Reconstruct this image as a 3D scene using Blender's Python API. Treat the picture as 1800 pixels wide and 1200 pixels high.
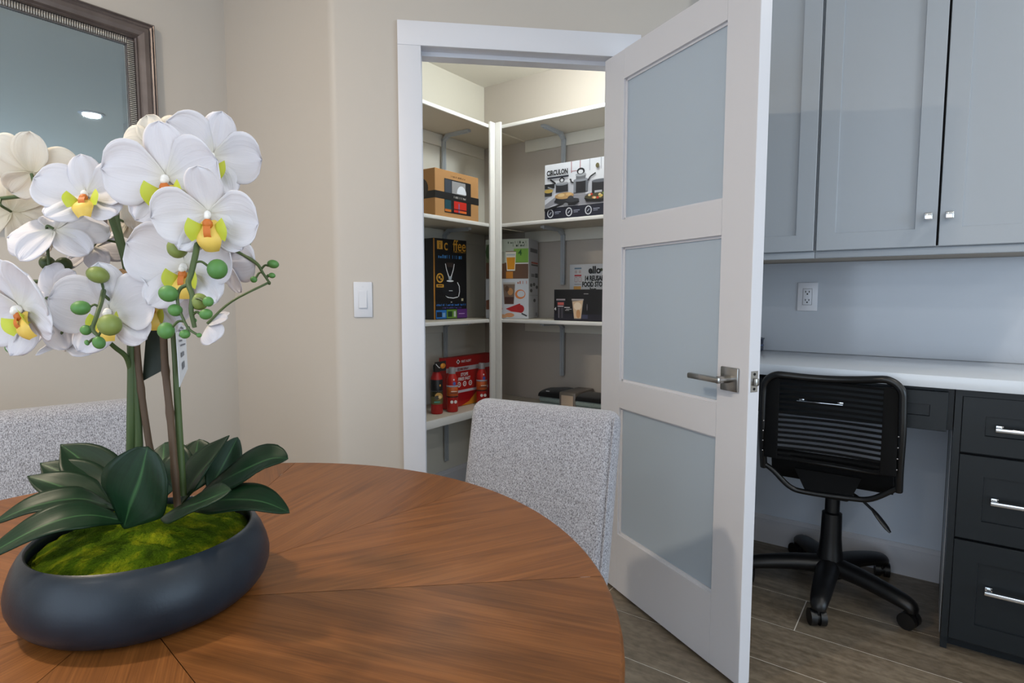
import bpy, bmesh, math, random
from mathutils import Vector, Matrix
random.seed(7)
for o in list(bpy.data.objects): bpy.data.objects.remove(o)
C = bpy.context.scene.collection
PI = math.pi
S = bpy.context.scene
# ------------------------------------------------------------------ camera
CAMZ = 1.16; FPX = 1016.9; PITCH = math.radians(4.666); AZ = math.radians(36.134)
cd = bpy.data.cameras.new('camera'); cam = bpy.data.objects.new('camera', cd); C.objects.link(cam)
cd.sensor_width = 36; cd.lens = FPX/1800*36; cd.clip_start = .02
cam.location = (0, 0, CAMZ); cam.rotation_euler = (PI/2-PITCH, 0, -(PI/2-AZ))
S.camera = cam
# ------------------------------------------------------------------ light
S.view_settings.view_transform = 'Standard'; S.view_settings.look = 'None'
S.view_settings.exposure = -0.12; S.view_settings.gamma = 1; S.view_settings.use_curve_mapping = False
w = bpy.data.worlds.new('world'); S.world = w; w.use_nodes = True
w.node_tree.nodes['Background'].inputs[0].default_value = (.62, .78, 1, 1)
w.node_tree.nodes['Background'].inputs[1].default_value = 1.2
def area(name, loc, rot, sx, sy, power, col, spread=PI):
    l = bpy.data.lights.new(name, 'AREA'); l.shape = 'RECTANGLE'; l.size = sx; l.size_y = sy
    l.energy = power; l.color = col; l.spread = spread
    o = bpy.data.objects.new(name, l); C.objects.link(o); o.location = loc; o.rotation_euler = rot
    return o
# daylight entering by the two big windows of the room behind the camera
area('daylight_window_west', (-2.93, .2, 1.35), (0, -PI/2, 0), 2.1, 3.4, 48, (.76, .87, 1))
area('daylight_window_south', (.3, -4.93, 1.35), (PI/2, 0, 0), 3.6, 2.1, 106, (.64, .82, 1))
def disc_lamp(loc, power, col, size=.13):
    l = bpy.data.lights.new('lamp', 'AREA'); l.shape = 'DISK'; l.size = size; l.energy = power; l.color = col
    o = bpy.data.objects.new('downlight_lamp', l); C.objects.link(o); o.location = loc
    return o
COOL = (1, .96, .9); WARM = (1, .84, .64)

# ------------------------------------------------------------------ materials
def lin(c):
    return tuple((x/12.92 if x <= .04045 else ((x+.055)/1.055)**2.4) for x in [v/255 for v in c]) + (1,)
MATS = {}
def mat(name, col=(200, 200, 200), rough=.5, metal=0, spec=.5, emit=None, es=1, trans=0, coat=0, sheen=0, sss=0):
    if name in MATS: return MATS[name]
    m = bpy.data.materials.new(name); m.use_nodes = True
    b = m.node_tree.nodes['Principled BSDF']
    b.inputs['Base Color'].default_value = lin(col); b.inputs['Roughness'].default_value = rough
    b.inputs['Metallic'].default_value = metal; b.inputs['Specular IOR Level'].default_value = spec
    b.inputs['Transmission Weight'].default_value = trans
    b.inputs['Coat Weight'].default_value = coat; b.inputs['Coat Roughness'].default_value = .15
    b.inputs['Sheen Weight'].default_value = sheen
    if emit: b.inputs['Emission Color'].default_value = lin(emit); b.inputs['Emission Strength'].default_value = es
    MATS[name] = m; return m
def nt(m):
    t = m.node_tree
    return t, t.nodes['Principled BSDF']
def node(t, kind, **kw):
    n = t.nodes.new(kind)
    for k, v in kw.items():
        if k in n.inputs: n.inputs[k].default_value = v
        else: setattr(n, k, v)
    return n
def ramp(t, stops):
    r = t.nodes.new('ShaderNodeValToRGB'); e = r.color_ramp.elements
    e[0].position, e[0].color = stops[0][0], lin(stops[0][1]); e[1].position, e[1].color = stops[1][0], lin(stops[1][1])
    for p, c in stops[2:]:
        x = e.new(p); x.color = lin(c)
    return r
def bump(t, b, src, strength, dist=.002):
    n = node(t, 'ShaderNodeBump'); n.inputs['Strength'].default_value = strength; n.inputs['Distance'].default_value = dist
    t.links.new(src, n.inputs['Height']); t.links.new(n.outputs[0], b.inputs['Normal']); return n
def coords(t, out='Object', scale=(1, 1, 1), rot=(0, 0, 0)):
    tc = t.nodes.new('ShaderNodeTexCoord'); mp = t.nodes.new('ShaderNodeMapping')
    mp.inputs['Scale'].default_value = scale; mp.inputs['Rotation'].default_value = rot
    t.links.new(tc.outputs[out], mp.inputs[0]); return mp.outputs[0]
def paint(name, col, rough=.6, b_s=.05, spec=.35):
    m = mat(name, col, rough, spec=spec); t, b = nt(m)
    n = node(t, 'ShaderNodeTexNoise', Scale=180., Detail=2.); t.links.new(coords(t), n.inputs['Vector'])
    bump(t, b, n.outputs[0], b_s, .001); return m
WALL = paint('beige wall paint', (190, 182, 173), .46, .10)
NWALL = paint('pantry wall paint', (222, 219, 208), .65, .1)
CEIL = paint('ceiling paint', (222, 219, 212), .8, .1)
WHITE = paint('white trim paint', (216, 216, 222), .38, .02, .5)
SHELFW = paint('shelf white paint', (228, 226, 222), .4, .02)
SHELFB = paint('shelf board paint', (205, 197, 182), .5, .02)
UPPER = paint('grey cabinet paint', (171, 177, 184), .40, .02, .35)
LOWER = paint('charcoal cabinet paint', (26, 31, 35), .36, .02, .3)
CABIN = mat('cabinet dark gap', (20, 18, 17), .8)
CARC = mat('cabinet wood underside', (84, 68, 52), .6)
CHROME = mat('polished chrome', (225, 228, 232), .08, 1)
NICKEL = mat('satin nickel', (168, 166, 163), .24, 1)
BLACK = mat('black plastic', (12, 12, 14), .4)
BLACKM = mat('black metal tube', (11, 12, 14), .32, spec=.5)
BLACKF = mat('black woven band', (8, 8, 9), .8, spec=.2)
PLATE = mat('white plastic plate', (208, 209, 215), .3)
DARK = mat('dark slot', (8, 8, 8), .8)
GALV = mat('grey steel bracket', (178, 184, 190), .4, .1)
GROUT = mat('pale tile grout', (226, 222, 214), .9)

# quartz: white with faint veins and a polished face
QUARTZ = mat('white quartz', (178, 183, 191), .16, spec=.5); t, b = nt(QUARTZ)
n = node(t, 'ShaderNodeTexVoronoi', feature='DISTANCE_TO_EDGE', Scale=3.2)
nz = node(t, 'ShaderNodeTexNoise', Scale=4., Detail=4.); cv = coords(t)
t.links.new(cv, nz.inputs['Vector'])
ad = node(t, 'ShaderNodeMixRGB', blend_type='ADD', Fac=.55); t.links.new(cv, ad.inputs[1]); t.links.new(nz.outputs['Color'], ad.inputs[2])
t.links.new(ad.outputs[0], n.inputs['Vector'])
nm = node(t, 'ShaderNodeTexNoise', Scale=2.4, Detail=2.); t.links.new(cv, nm.inputs['Vector'])
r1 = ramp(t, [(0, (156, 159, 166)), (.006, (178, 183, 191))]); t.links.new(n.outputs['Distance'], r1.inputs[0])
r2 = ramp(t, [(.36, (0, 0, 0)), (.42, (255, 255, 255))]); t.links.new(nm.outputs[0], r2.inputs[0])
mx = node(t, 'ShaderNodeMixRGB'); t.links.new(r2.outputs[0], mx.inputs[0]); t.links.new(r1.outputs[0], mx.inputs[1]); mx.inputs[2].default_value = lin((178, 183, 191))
t.links.new(mx.outputs[0], b.inputs['Base Color'])

# table veneer: grain runs along local x of each wedge
def wood(name, c0, c1, c2, rough, sc=(1.6, 16, 16), coat=.0, spec=.5):
    m = mat(name, c1, rough, coat=coat, spec=spec); t, b = nt(m)
    tc = t.nodes.new('ShaderNodeTexCoord'); oi = t.nodes.new('ShaderNodeObjectInfo')
    va = node(t, 'ShaderNodeVectorMath', operation='SCALE'); va.inputs[0].default_value = (7, 5, 3); t.links.new(oi.outputs['Random'], va.inputs['Scale'])
    vb = node(t, 'ShaderNodeVectorMath', operation='ADD'); t.links.new(tc.outputs['Object'], vb.inputs[0]); t.links.new(va.outputs[0], vb.inputs[1])
    mp = t.nodes.new('ShaderNodeMapping'); mp.inputs['Scale'].default_value = sc; t.links.new(vb.outputs[0], mp.inputs[0])
    n1 = node(t, 'ShaderNodeTexNoise', Scale=1.6, Detail=5., Distortion=1.2); t.links.new(mp.outputs[0], n1.inputs['Vector'])
    r = ramp(t, [(.28, c0), (.72, c2), (.5, c1)]); t.links.new(n1.outputs[0], r.inputs[0])
    mp2 = t.nodes.new('ShaderNodeMapping'); mp2.inputs['Scale'].default_value = (sc[0]*2.5, sc[1]*14, sc[2]*14); t.links.new(vb.outputs[0], mp2.inputs[0])
    n2 = node(t, 'ShaderNodeTexNoise', Scale=1.5, Detail=3.); t.links.new(mp2.outputs[0], n2.inputs['Vector'])
    r2 = ramp(t, [(.35, (214, 212, 210)), (.62, (255, 255, 255))]); t.links.new(n2.outputs[0], r2.inputs[0])
    mx = node(t, 'ShaderNodeMixRGB', blend_type='MULTIPLY', Fac=.8); t.links.new(r.outputs[0], mx.inputs[1]); t.links.new(r2.outputs[0], mx.inputs[2])
    hv = node(t, 'ShaderNodeHueSaturation'); mr = node(t, 'ShaderNodeMapRange'); mr.inputs['To Min'].default_value = .84; mr.inputs['To Max'].default_value = 1.12
    t.links.new(oi.outputs['Random'], mr.inputs[0]); t.links.new(mr.outputs[0], hv.inputs['Value']); t.links.new(mx.outputs[0], hv.inputs['Color'])
    t.links.new(hv.outputs[0], b.inputs['Base Color']); bump(t, b, n2.outputs[0], .05, .0006)
    return m
TABLE = wood('walnut stained veneer', (114, 68, 30), (134, 82, 38), (147, 93, 47), .44, (2.2, 26, 26), spec=.35)
PLANK = wood('oak look porcelain plank', (112, 100, 84), (128, 115, 98), (144, 131, 113), .40, (16, 1.6, 16))

# tweed fabric
def fabric(name, dark, light, sc):
    m = mat(name, light, .95, sheen=.25, spec=.2); t, b = nt(m); cv = coords(t, 'Object', (1, 1, 1))
    mp = t.nodes.new('ShaderNodeMapping'); mp.inputs['Scale'].default_value = (sc, sc, sc*.5); t.links.new(cv, mp.inputs[0])
    n = node(t, 'ShaderNodeTexNoise', Scale=1., Detail=3., Roughness=.65); t.links.new(mp.outputs[0], n.inputs['Vector'])
    v = node(t, 'ShaderNodeTexVoronoi', Scale=.9); t.links.new(mp.outputs[0], v.inputs['Vector'])
    r = ramp(t, [(.36, dark), (.6, light)]); t.links.new(n.outputs[0], r.inputs[0])
    t.links.new(r.outputs[0], b.inputs['Base Color']); bump(t, b, v.outputs['Distance'], .5, .002); return m
TWEED = fabric('grey tweed upholstery', (104, 103, 108), (184, 185, 194), 460)
LEGW = mat('dark stained chair leg', (52, 34, 22), .4)
# frosted glass
FROST = mat('frosted glass', (202, 216, 230), .42, trans=.3, spec=.5)
GLASS = mat('clear glass', (240, 245, 248), .02, trans=1)
MIRROR = mat('mirror silver', (188, 203, 212), .012, 1)
# mirror frame: brushed pewter
PEWTER = mat('pewter frame', (112, 104, 101), .3, .75); t, b = nt(PEWTER)
n = node(t, 'ShaderNodeTexNoise', Scale=14., Detail=3.); t.links.new(coords(t, 'Object', (1, 1, 1)), n.inputs['Vector'])
r = ramp(t, [(.3, (116, 106, 103)), (.7, (132, 122, 119))]); t.links.new(n.outputs[0], r.inputs[0]); t.links.new(r.outputs[0], b.inputs['Base Color'])
BEAD = mat('silver beading', (170, 166, 160), .3, .8)
# bowl
BOWL = mat('slate blue glazed stoneware', (66, 72, 86), .36, spec=.32); t, b = nt(BOWL)
n = node(t, 'ShaderNodeTexNoise', Scale=14., Detail=3.); t.links.new(coords(t), n.inputs['Vector'])
r = ramp(t, [(.35, (27, 35, 44)), (.7, (37, 46, 56))]); t.links.new(n.outputs[0], r.inputs[0]); t.links.new(r.outputs[0], b.inputs['Base Color'])
n2 = node(t, 'ShaderNodeTexNoise', Scale=260., Detail=2.); t.links.new(coords(t), n2.inputs['Vector']); bump(t, b, n2.outputs[0], .12, .001)
MOSS = mat('green moss', (84, 100, 22), .95, spec=.05); t, b = nt(MOSS)
n = node(t, 'ShaderNodeTexNoise', Scale=22., Detail=6., Roughness=.7); cv = coords(t); t.links.new(cv, n.inputs['Vector'])
r = ramp(t, [(.3, (34, 50, 8)), (.70, (140, 142, 22)), (.5, (70, 92, 12))]); t.links.new(n.outputs[0], r.inputs[0]); t.links.new(r.outputs[0], b.inputs['Base Color'])
n2 = node(t, 'ShaderNodeTexNoise', Scale=330., Detail=3.); t.links.new(cv, n2.inputs['Vector']); bump(t, b, n2.outputs[0], .9, .006)
# leaves and petals use a UV layer: u across, v along
def leafmat(name, base, dark, rib, rough):
    m = mat(name, base, rough, spec=.28); t, b = nt(m)
    uv = t.nodes.new('ShaderNodeUVMap'); sp = t.nodes.new('ShaderNodeSeparateXYZ'); t.links.new(uv.outputs[0], sp.inputs[0])
    d = node(t, 'ShaderNodeMath', operation='SUBTRACT'); d.inputs[1].default_value = .5; t.links.new(sp.outputs[0], d.inputs[0])
    a = node(t, 'ShaderNodeMath', operation='ABSOLUTE'); t.links.new(d.outputs[0], a.inputs[0])
    r = ramp(t, [(.0, rib), (.035, base), (.5, dark)]); t.links.new(a.outputs[0], r.inputs[0])
    n = node(t, 'ShaderNodeTexNoise', Scale=1., Detail=3.); mp = t.nodes.new('ShaderNodeMapping'); mp.inputs['Scale'].default_value = (26, 2, 1)
    t.links.new(uv.outputs[0], mp.inputs[0]); t.links.new(mp.outputs[0], n.inputs['Vector'])
    r2 = ramp(t, [(.3, (190, 190, 190)), (.7, (255, 255, 255))]); t.links.new(n.outputs[0], r2.inputs[0])
    mx = node(t, 'ShaderNodeMixRGB', blend_type='MULTIPLY', Fac=.7); t.links.new(r.outputs[0], mx.inputs[1]); t.links.new(r2.outputs[0], mx.inputs[2])
    t.links.new(mx.outputs[0], b.inputs['Base Color']); bump(t, b, n.outputs[0], .12, .001); return m
LEAF = leafmat('dark green leaf', (20, 54, 30), (15, 44, 24), (62, 104, 62), .42)
def petalmat(name, col, centre, edge):
    m = mat(name, col, .6, spec=.25); t, b = nt(m)
    b.inputs['Subsurface Weight'].default_value = .25; b.inputs['Subsurface Radius'].default_value = (.01, .01, .01); b.inputs['Subsurface Scale'].default_value = .3
    uv = t.nodes.new('ShaderNodeUVMap'); sp = t.nodes.new('ShaderNodeSeparateXYZ'); t.links.new(uv.outputs[0], sp.inputs[0])
    r = ramp(t, [(0, centre), (.35, col), (1, edge)]); t.links.new(sp.outputs[1], r.inputs[0]); t.links.new(r.outputs[0], b.inputs['Base Color'])
    mp = t.nodes.new('ShaderNodeMapping'); mp.inputs['Scale'].default_value = (22, .8, 1); t.links.new(uv.outputs[0], mp.inputs[0])
    n = node(t, 'ShaderNodeTexNoise', Scale=1., Detail=2.); t.links.new(mp.outputs[0], n.inputs['Vector']); bump(t, b, n.outputs[0], .35, .0015)
    return m
PETAL = petalmat('white silk petal', (216, 212, 217), (218, 212, 196), (220, 217, 225))
PETAL_WARM = petalmat('warm lit silk petal', (222, 210, 192), (216, 202, 172), (226, 216, 203))  # white petals again, with the warm light on them put into the colour
LIPY = mat('yellow orchid lip', (232, 196, 92), .5); LIPG = mat('yellow green lip lobe', (196, 204, 62), .5); LIPO = mat('orange lip centre', (206, 112, 38), .5)
COLUMN = mat('pale orchid column', (246, 242, 236), .5)
STEM = mat('green flower stem', (74, 92, 52), .5); STEMD = mat('dark green flower stem', (58, 76, 36), .5)
BUDG = mat('green flower bud', (86, 136, 70), .5); BUDO = mat('olive flower bud', (128, 142, 72), .5)
CANE = mat('brown bamboo stake', (92, 72, 54), .6); RAFFIA = mat('tan raffia', (178, 140, 96), .8)

# ------------------------------------------------------------------ mesh helpers
W = {}
class MB:
    def __init__(s): s.bm = bmesh.new(); s.uv = None
    def _mi(s, faces, mi):
        for f in faces: f.material_index = mi
    def box(s, x0, x1, y0, y1, z0, z1, mi=0, bev=0, seg=2):
        r = bmesh.ops.create_cube(s.bm, size=1); vs = r['verts']
        for v in vs: v.co = Vector(((x0+x1)/2+v.co.x*(x1-x0), (y0+y1)/2+v.co.y*(y1-y0), (z0+z1)/2+v.co.z*(z1-z0)))
        fs = list({f for v in vs for f in v.link_faces}); s._mi(fs, mi)
        if bev:
            es = list({e for v in vs for e in v.link_edges})
            q = bmesh.ops.bevel(s.bm, geom=es, offset=bev, segments=seg, affect='EDGES', profile=.5)
            s._mi(q['faces'], mi)
        return s
    def prism(s, pts, vec, mi=0):
        vec = Vector(vec); a = [s.bm.verts.new(Vector(p)) for p in pts]; c = [s.bm.verts.new(Vector(p)+vec) for p in pts]
        n = len(pts); f = [s.bm.faces.new(a), s.bm.faces.new(c[::-1])]
        for i in range(n): f.append(s.bm.faces.new((a[i], c[i], c[(i+1) % n], a[(i+1) % n])))
        s._mi(f, mi); return s
    def face(s, pts, mi=0):
        f = s.bm.faces.new([s.bm.verts.new(Vector(p)) for p in pts]); f.material_index = mi; return s
    def tube(s, pts, rad, n=8, mi=0, closed=False, caps=True, flat=None):
        pts = [Vector(p) for p in pts]; L = len(pts); rr = rad if isinstance(rad, (list, tuple)) else [rad]*L
        rings = []; ref = None
        for i, p in enumerate(pts):
            if closed: tg = (pts[(i+1) % L]-pts[i-1]).normalized()
            else: tg = (pts[min(i+1, L-1)]-pts[max(i-1, 0)]).normalized()
            if ref is None: ref = Vector((0, 0, 1)) if abs(tg.z) < .9 else Vector((1, 0, 0))
            a = tg.cross(ref).normalized(); c = a.cross(tg).normalized(); ref = c
            k = flat or 1
            rings.append([s.bm.verts.new(p+(a*math.cos(2*PI*j/n)+c*k*math.sin(2*PI*j/n))*rr[i]) for j in range(n)])
        f = []
        for i in range(L if closed else L-1):
            A, B = rings[i], rings[(i+1) % L]
            for j in range(n): f.append(s.bm.faces.new((A[j], A[(j+1) % n], B[(j+1) % n], B[j])))
        if caps and not closed: f += [s.bm.faces.new(rings[0][::-1]), s.bm.faces.new(rings[-1])]
        s._mi(f, mi); return s
    def lathe(s, prof, n=32, mi=0, c=(0, 0, 0), a0=0, a1=2*PI, axis='z'):
        c = Vector(c); full = abs(a1-a0-2*PI) < 1e-6; m = n if full else n+1; rings = []
        for r, z in prof:
            ring = []
            for j in range(m):
                a = a0+(a1-a0)*j/n
                v = Vector((r*math.cos(a), r*math.sin(a), z))
                if axis == 'y': v = Vector((v.x, v.z, v.y))
                if axis == 'x': v = Vector((v.z, v.x, v.y))
                ring.append(s.bm.verts.new(c+v))
            rings.append(ring)
        f = []
        for A, B in zip(rings, rings[1:]):
            for j in range(n): f.append(s.bm.faces.new((A[j], A[(j+1) % m], B[(j+1) % m], B[j])))
        if full:
            if prof[0][0] > 1e-5: f.append(s.bm.faces.new(rings[0][::-1]))
            if prof[-1][0] > 1e-5: f.append(s.bm.faces.new(rings[-1]))
        s._mi(f, mi); return s
    def ball(s, c, r, mi=0, u=14, v=9, sc=(1, 1, 1), rot=None):
        q = bmesh.ops.create_uvsphere(s.bm, u_segments=u, v_segments=v, radius=r)
        M = Matrix.Translation(Vector(c)) @ (rot.to_4x4() if rot else Matrix()) @ Matrix.Diagonal((*sc, 1))
        for x in q['verts']: x.co = M @ x.co
        s._mi({f for x in q['verts'] for f in x.link_faces}, mi); return s
    def grid(s, fn, nu, nv, mi=0, uvs=True):
        if s.uv is None: s.uv = s.bm.loops.layers.uv.new('UVMap')
        g = [[s.bm.verts.new(fn(i/nu, j/nv)) for i in range(nu+1)] for j in range(nv+1)]
        for j in range(nv):
            for i in range(nu):
                f = s.bm.faces.new((g[j][i], g[j][i+1], g[j+1][i+1], g[j+1][i])); f.material_index = mi
                for l, (a, b) in zip(f.loops, ((i, j), (i+1, j), (i+1, j+1), (i, j+1))): l[s.uv].uv = (a/nu, b/nv)
        return s
    def shaker(s, x0, x1, z0, z1, y0, th, stile=.06, rec=.008, mi=0):
        """flat framed door or drawer front: front face at y0 looking to -y, panel let in by rec"""
        def ring(a, y): return [s.bm.verts.new(Vector(p)) for p in ((x0+a, y, z0+a), (x1-a, y, z0+a), (x1-a, y, z1-a), (x0+a, y, z1-a))]
        rs = [ring(0, y0+th), ring(0, y0+.0015), ring(.0015, y0), ring(stile, y0), ring(stile+.0015, y0+rec)]
        f = [s.bm.faces.new(rs[0][::-1]), s.bm.faces.new(rs[-1])]
        for A, B in zip(rs, rs[1:]):
            for j in range(4): f.append(s.bm.faces.new((A[j], A[(j+1) % 4], B[(j+1) % 4], B[j])))
        s._mi(f, mi); return s
def link(o, parent=None, label=None, cat=None, group=None, kind=None):
    C.objects.link(o)
    if parent: o.parent = parent
    if label: o['label'] = label
    if cat: o['category'] = cat
    if group: o['group'] = group
    if kind: o['kind'] = kind
    return o
def build(name, mb, mats, parent=None, frame=None, smooth=35, solid=0, sub=0, **tags):
    bm = mb.bm
    bmesh.ops.recalc_face_normals(bm, faces=bm.faces[:]) if not solid else None
    me = bpy.data.meshes.new(name); bm.to_mesh(me); bm.free()
    for m in (mats if isinstance(mats, (list, tuple)) else [mats]): me.materials.append(m)
    if frame is not None: me.transform(frame)
    base = W[parent.name] if parent else Matrix()
    if parent: me.transform(base.inverted())
    if smooth:
        me.polygons.foreach_set('use_smooth', [True]*len(me.polygons)); me.set_sharp_from_angle(angle=math.radians(smooth))
    o = bpy.data.objects.new(name, me); W[o.name] = base
    if solid:
        md = o.modifiers.new('thickness', 'SOLIDIFY'); md.thickness = solid; md.offset = 0
    if sub:
        md = o.modifiers.new('smooth', 'SUBSURF'); md.levels = sub; md.render_levels = sub
    return link(o, parent, **tags)
def thing(name, label, cat, loc=(0, 0, 0), rotz=0, group=None, frame=None):
    o = bpy.data.objects.new(name, None); o.empty_display_size = .05
    M = (frame or Matrix()) @ Matrix.Translation(Vector(loc)) @ Matrix.Rotation(rotz, 4, 'Z')
    o.matrix_world = M; W[o.name] = M
    return link(o, None, label, cat, group)
def text(name, body, size, M, m, parent, bold=0, ax='LEFT', sx=1, shear=0):
    cu = bpy.data.curves.new(name, 'FONT'); cu.body = body; cu.size = size; cu.align_x = ax; cu.align_y = 'BOTTOM_BASELINE'
    cu.offset = bold; cu.shear = shear; cu.materials.append(m); cu.resolution_u = 3
    tmp = bpy.data.objects.new('tmp', cu); C.objects.link(tmp); bpy.context.view_layer.update()
    me = bpy.data.meshes.new_from_object(tmp.evaluated_get(bpy.context.evaluated_depsgraph_get())); me.name = name
    bpy.data.objects.remove(tmp)
    if not me.materials: me.materials.append(m)
    o = bpy.data.objects.new(name, me); W[o.name] = W[parent.name]
    C.objects.link(o); o.parent = parent
    # text lies in the local xz face plane (x right, z up, facing -y)
    o.matrix_local = W[parent.name].inverted() @ M @ Matrix.Rotation(PI/2, 4, 'X') @ Matrix.Diagonal((sx, 1, 1, 1))
    return o
def fr(x, y, z): return Matrix.Translation(Vector((x, y, z)))
ID = Matrix()
# frame of everything on the desk wall: x to the right (-v), y into the wall (+u)
CW = Matrix(((0, 1, 0, 0), (-1, 0, 0, 0), (0, 0, 1, 0), (0, 0, 0, 1)))
# frame of the diagonal pantry door wall: origin at the measured hinge side, x right, y into the pantry
DX = Vector((.69408, -.71990, 0)).normalized(); DY = Vector((-DX.y, DX.x, 0))
DW = Matrix(((DX.x, DY.x, 0, 2.0589), (DX.y, DY.y, 0, 1.0671), (0, 0, 1, 0), (0, 0, 0, 1)))
# points given by picture position and distance from the lens plane
FWD = Vector((math.cos(AZ)*math.cos(PITCH), math.sin(AZ)*math.cos(PITCH), -math.sin(PITCH)))
RGT = Vector((math.sin(AZ), -math.cos(AZ), 0)); UPC = RGT.cross(FWD)
def at(x, y, d): return Vector((0, 0, CAMZ)) + (FWD + RGT*((x-900)/FPX) - UPC*((y-600)/FPX))*d
def spline(pts, n):
    """Catmull-Rom through Vectors"""
    P = [2*pts[0]-pts[1]]+list(pts)+[2*pts[-1]-pts[-2]]; out = []; k = len(pts)-1
    for i in range(n+1):
        s = min(i*k/n, k-1e-6); j = int(s); f = s-j; a, b, c, d = P[j:j+4]
        out.append(.5*((2*b)+(c-a)*f+(2*a-5*b+4*c-d)*f*f+(3*b-a-3*c+d)*f**3))
    return out

# ------------------------------------------------------------------ room
UW = 2.836; VM = 2.514; U1 = 1.356; H = 2.74
U0, V0 = -3.0, -5.0
def st(name, mb, m, parent=None, frame=None, smooth=0, **k): return build(name, mb, m, parent, frame, smooth, kind='structure', **k)
floor = st('floor', MB().box(U0, UW+.15, V0, VM+.15, -.08, -.0012), GROUT)
PW = .2405; k0 = 2.124; gap = .0036
rnd = random.Random(3)
u0 = k0+PW*2
while u0 > -.75:
    a, bb = u0+gap/2, min(u0+PW-gap/2, UW-.001)
    off = .3405 if abs(u0-k0) < .01 else {1: .96, -1: .98, -2: 1.07}.get(round((u0-k0)/PW), rnd.uniform(0, 1.2))
    v = off-1.2*3
    while v < VM:
        v0, v1 = max(v+gap/2, -2.2), min(v+1.2-gap/2, VM-.001)
        if v1-v0 > .05 and bb-a > .02:
            p = MB(); p.box(-(bb-a)/2, (bb-a)/2, -(v1-v0)/2, (v1-v0)/2, -.006, 0, 0)
            q = build('plank', p, PLANK, floor, None, 0); q.location = ((a+bb)/2, (v0+v1)/2, 0)
        v += 1.2
    u0 -= PW

def arc(c, r, a0, a1, n=6): return [(c[0]+r*math.cos(a0+(a1-a0)*i/n), c[1]+r*math.sin(a0+(a1-a0)*i/n)) for i in range(n+1)]
def bull(P, d0, d1, r, n=8):
    """rounded outside corner at plan point P between incoming direction d0 and outgoing d1"""
    P, d0, d1 = Vector(P), Vector(d0).normalized(), Vector(d1).normalized()
    th = d0.angle(d1); tl = r*math.tan(th/2); A = P-d0*tl; B = P+d1*tl
    nrm = Vector((-d0.y, d0.x)); nrm = nrm if nrm.dot(d1) > 0 else -nrm
    c = A+nrm*r; v0 = A-c; sg = 1 if d0.cross(d1) > 0 else -1
    return [tuple(c+Matrix.Rotation(sg*th*i/n, 2) @ v0) for i in range(n+1)]
def dw(x, y): q = DW @ Vector((x, y, 0)); return (q.x, q.y)
def plan(name, pts, z0, z1, m, **k): return st(name, MB().prism([(a, b2, z0) for a, b2 in pts], (0, 0, z1-z0)), m, smooth=30, **k)
OX0, OX1, OZ = -.692, .056, 2.060           # door opening in the door wall frame
t1 = (2.0589-U1)/DX.x; CORN = (U1, 1.0671-DX.y*t1)
d2 = (DX.x, DX.y)
inner = lambda uu: (uu, DW.translation.y+DY.y*.12+DX.y*((uu-DW.translation.x-DY.x*.12)/DX.x))
st('wall_left', MB().box(U0-.12, U1+.12, VM, VM+.12, 0, H), WALL)
plan('wall_back', [(U1, VM)]+bull(CORN, (0, -1), d2, .05)+[dw(OX0-.02, 0), dw(OX0-.02, .12), inner(U1+.12), (U1+.12, VM)], 0, H, WALL)
st('wall_header', MB().box(OX0-.02, OX1+.02, 0, .12, OZ+.02, H), WALL, frame=DW)
NV = dw(.34, 0)[1]
plan('wall_nook', [dw(OX1+.02, 0)]+bull(dw(.34, 0), d2, (1, 0), .05)+[(UW, NV), (UW, NV+.12), (dw(.22, .12)[0]+.14, NV+.12), dw(OX1+.02, .12)], 0, H, WALL)
st('wall_right', MB().box(UW, UW+.12, V0, 2.40, 0, H), WALL)
st('wall_pantry', MB().box(U1+.12, UW, 2.281, 2.40, 0, H), NWALL)
st('ceiling_pantry', MB().prism([(U1+.12, 2.281, 2.413), inner(U1+.12)+(2.413,), dw(.10, .12)+(2.413,), (UW, NV+.12, 2.413), (UW, 2.281, 2.413)], (0, 0, .06)), CEIL)
st('ceiling', MB().box(U0-.12, UW+.12, V0-.12, VM+.12, H, H+.1), CEIL)
# walls behind the camera with two big windows
def wall_win(name, x0, x1, a0, a1, s0, s1, frame):
    mb = MB()
    mb.box(x0, a0, 0, .12, 0, H); mb.box(a1, x1, 0, .12, 0, H); mb.box(a0, a1, 0, .12, 0, s0); mb.box(a0, a1, 0, .12, s1, H)
    st(name, mb, WALL, frame=frame)
FW = Matrix(((0, -1, 0, U0), (1, 0, 0, 0), (0, 0, 1, 0), (0, 0, 0, 1)))      # looking to -u: x = +v
FS = Matrix(((-1, 0, 0, 0), (0, -1, 0, V0), (0, 0, 1, 0), (0, 0, 0, 1)))      # looking to -v: x = -u
wall_win('wall_west', V0, VM, -1.6, 2.0, .25, 2.45, FW)
wall_win('wall_south', -UW, -U0, -2.2, 1.6, .25, 2.45, FS)
for nm, a0, a1, Fm in (('window_1', -1.6, 2.0, FW), ('window_2', -2.2, 1.6, FS)):
    mb = MB(); am = (a0+a1)/2
    for x in (a0+.03, am, a1-.03): mb.box(x-.03, x+.03, .03, .10, .25, 2.45)
    for z in (.28, 2.42): mb.box(a0, a1, .03, .10, z-.03, z+.03)
    wo = st(nm, mb, WHITE, frame=Fm)
    for x0, x1 in ((a0+.06, am-.03), (am+.03, a1-.06)): build('pane', MB().box(x0, x1, .06, .066, .31, 2.39), GLASS, wo, Fm, 0)

GREYW = paint('pale blue grey wall skin', (218, 226, 238), .6, .1)  # thin skin over the beige wall below the desk top, paler and bluer
st('wall_desk', MB().box(-NV, .70, UW-.002, UW-.0002, 0, .8635), GREYW, frame=CW)
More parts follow.
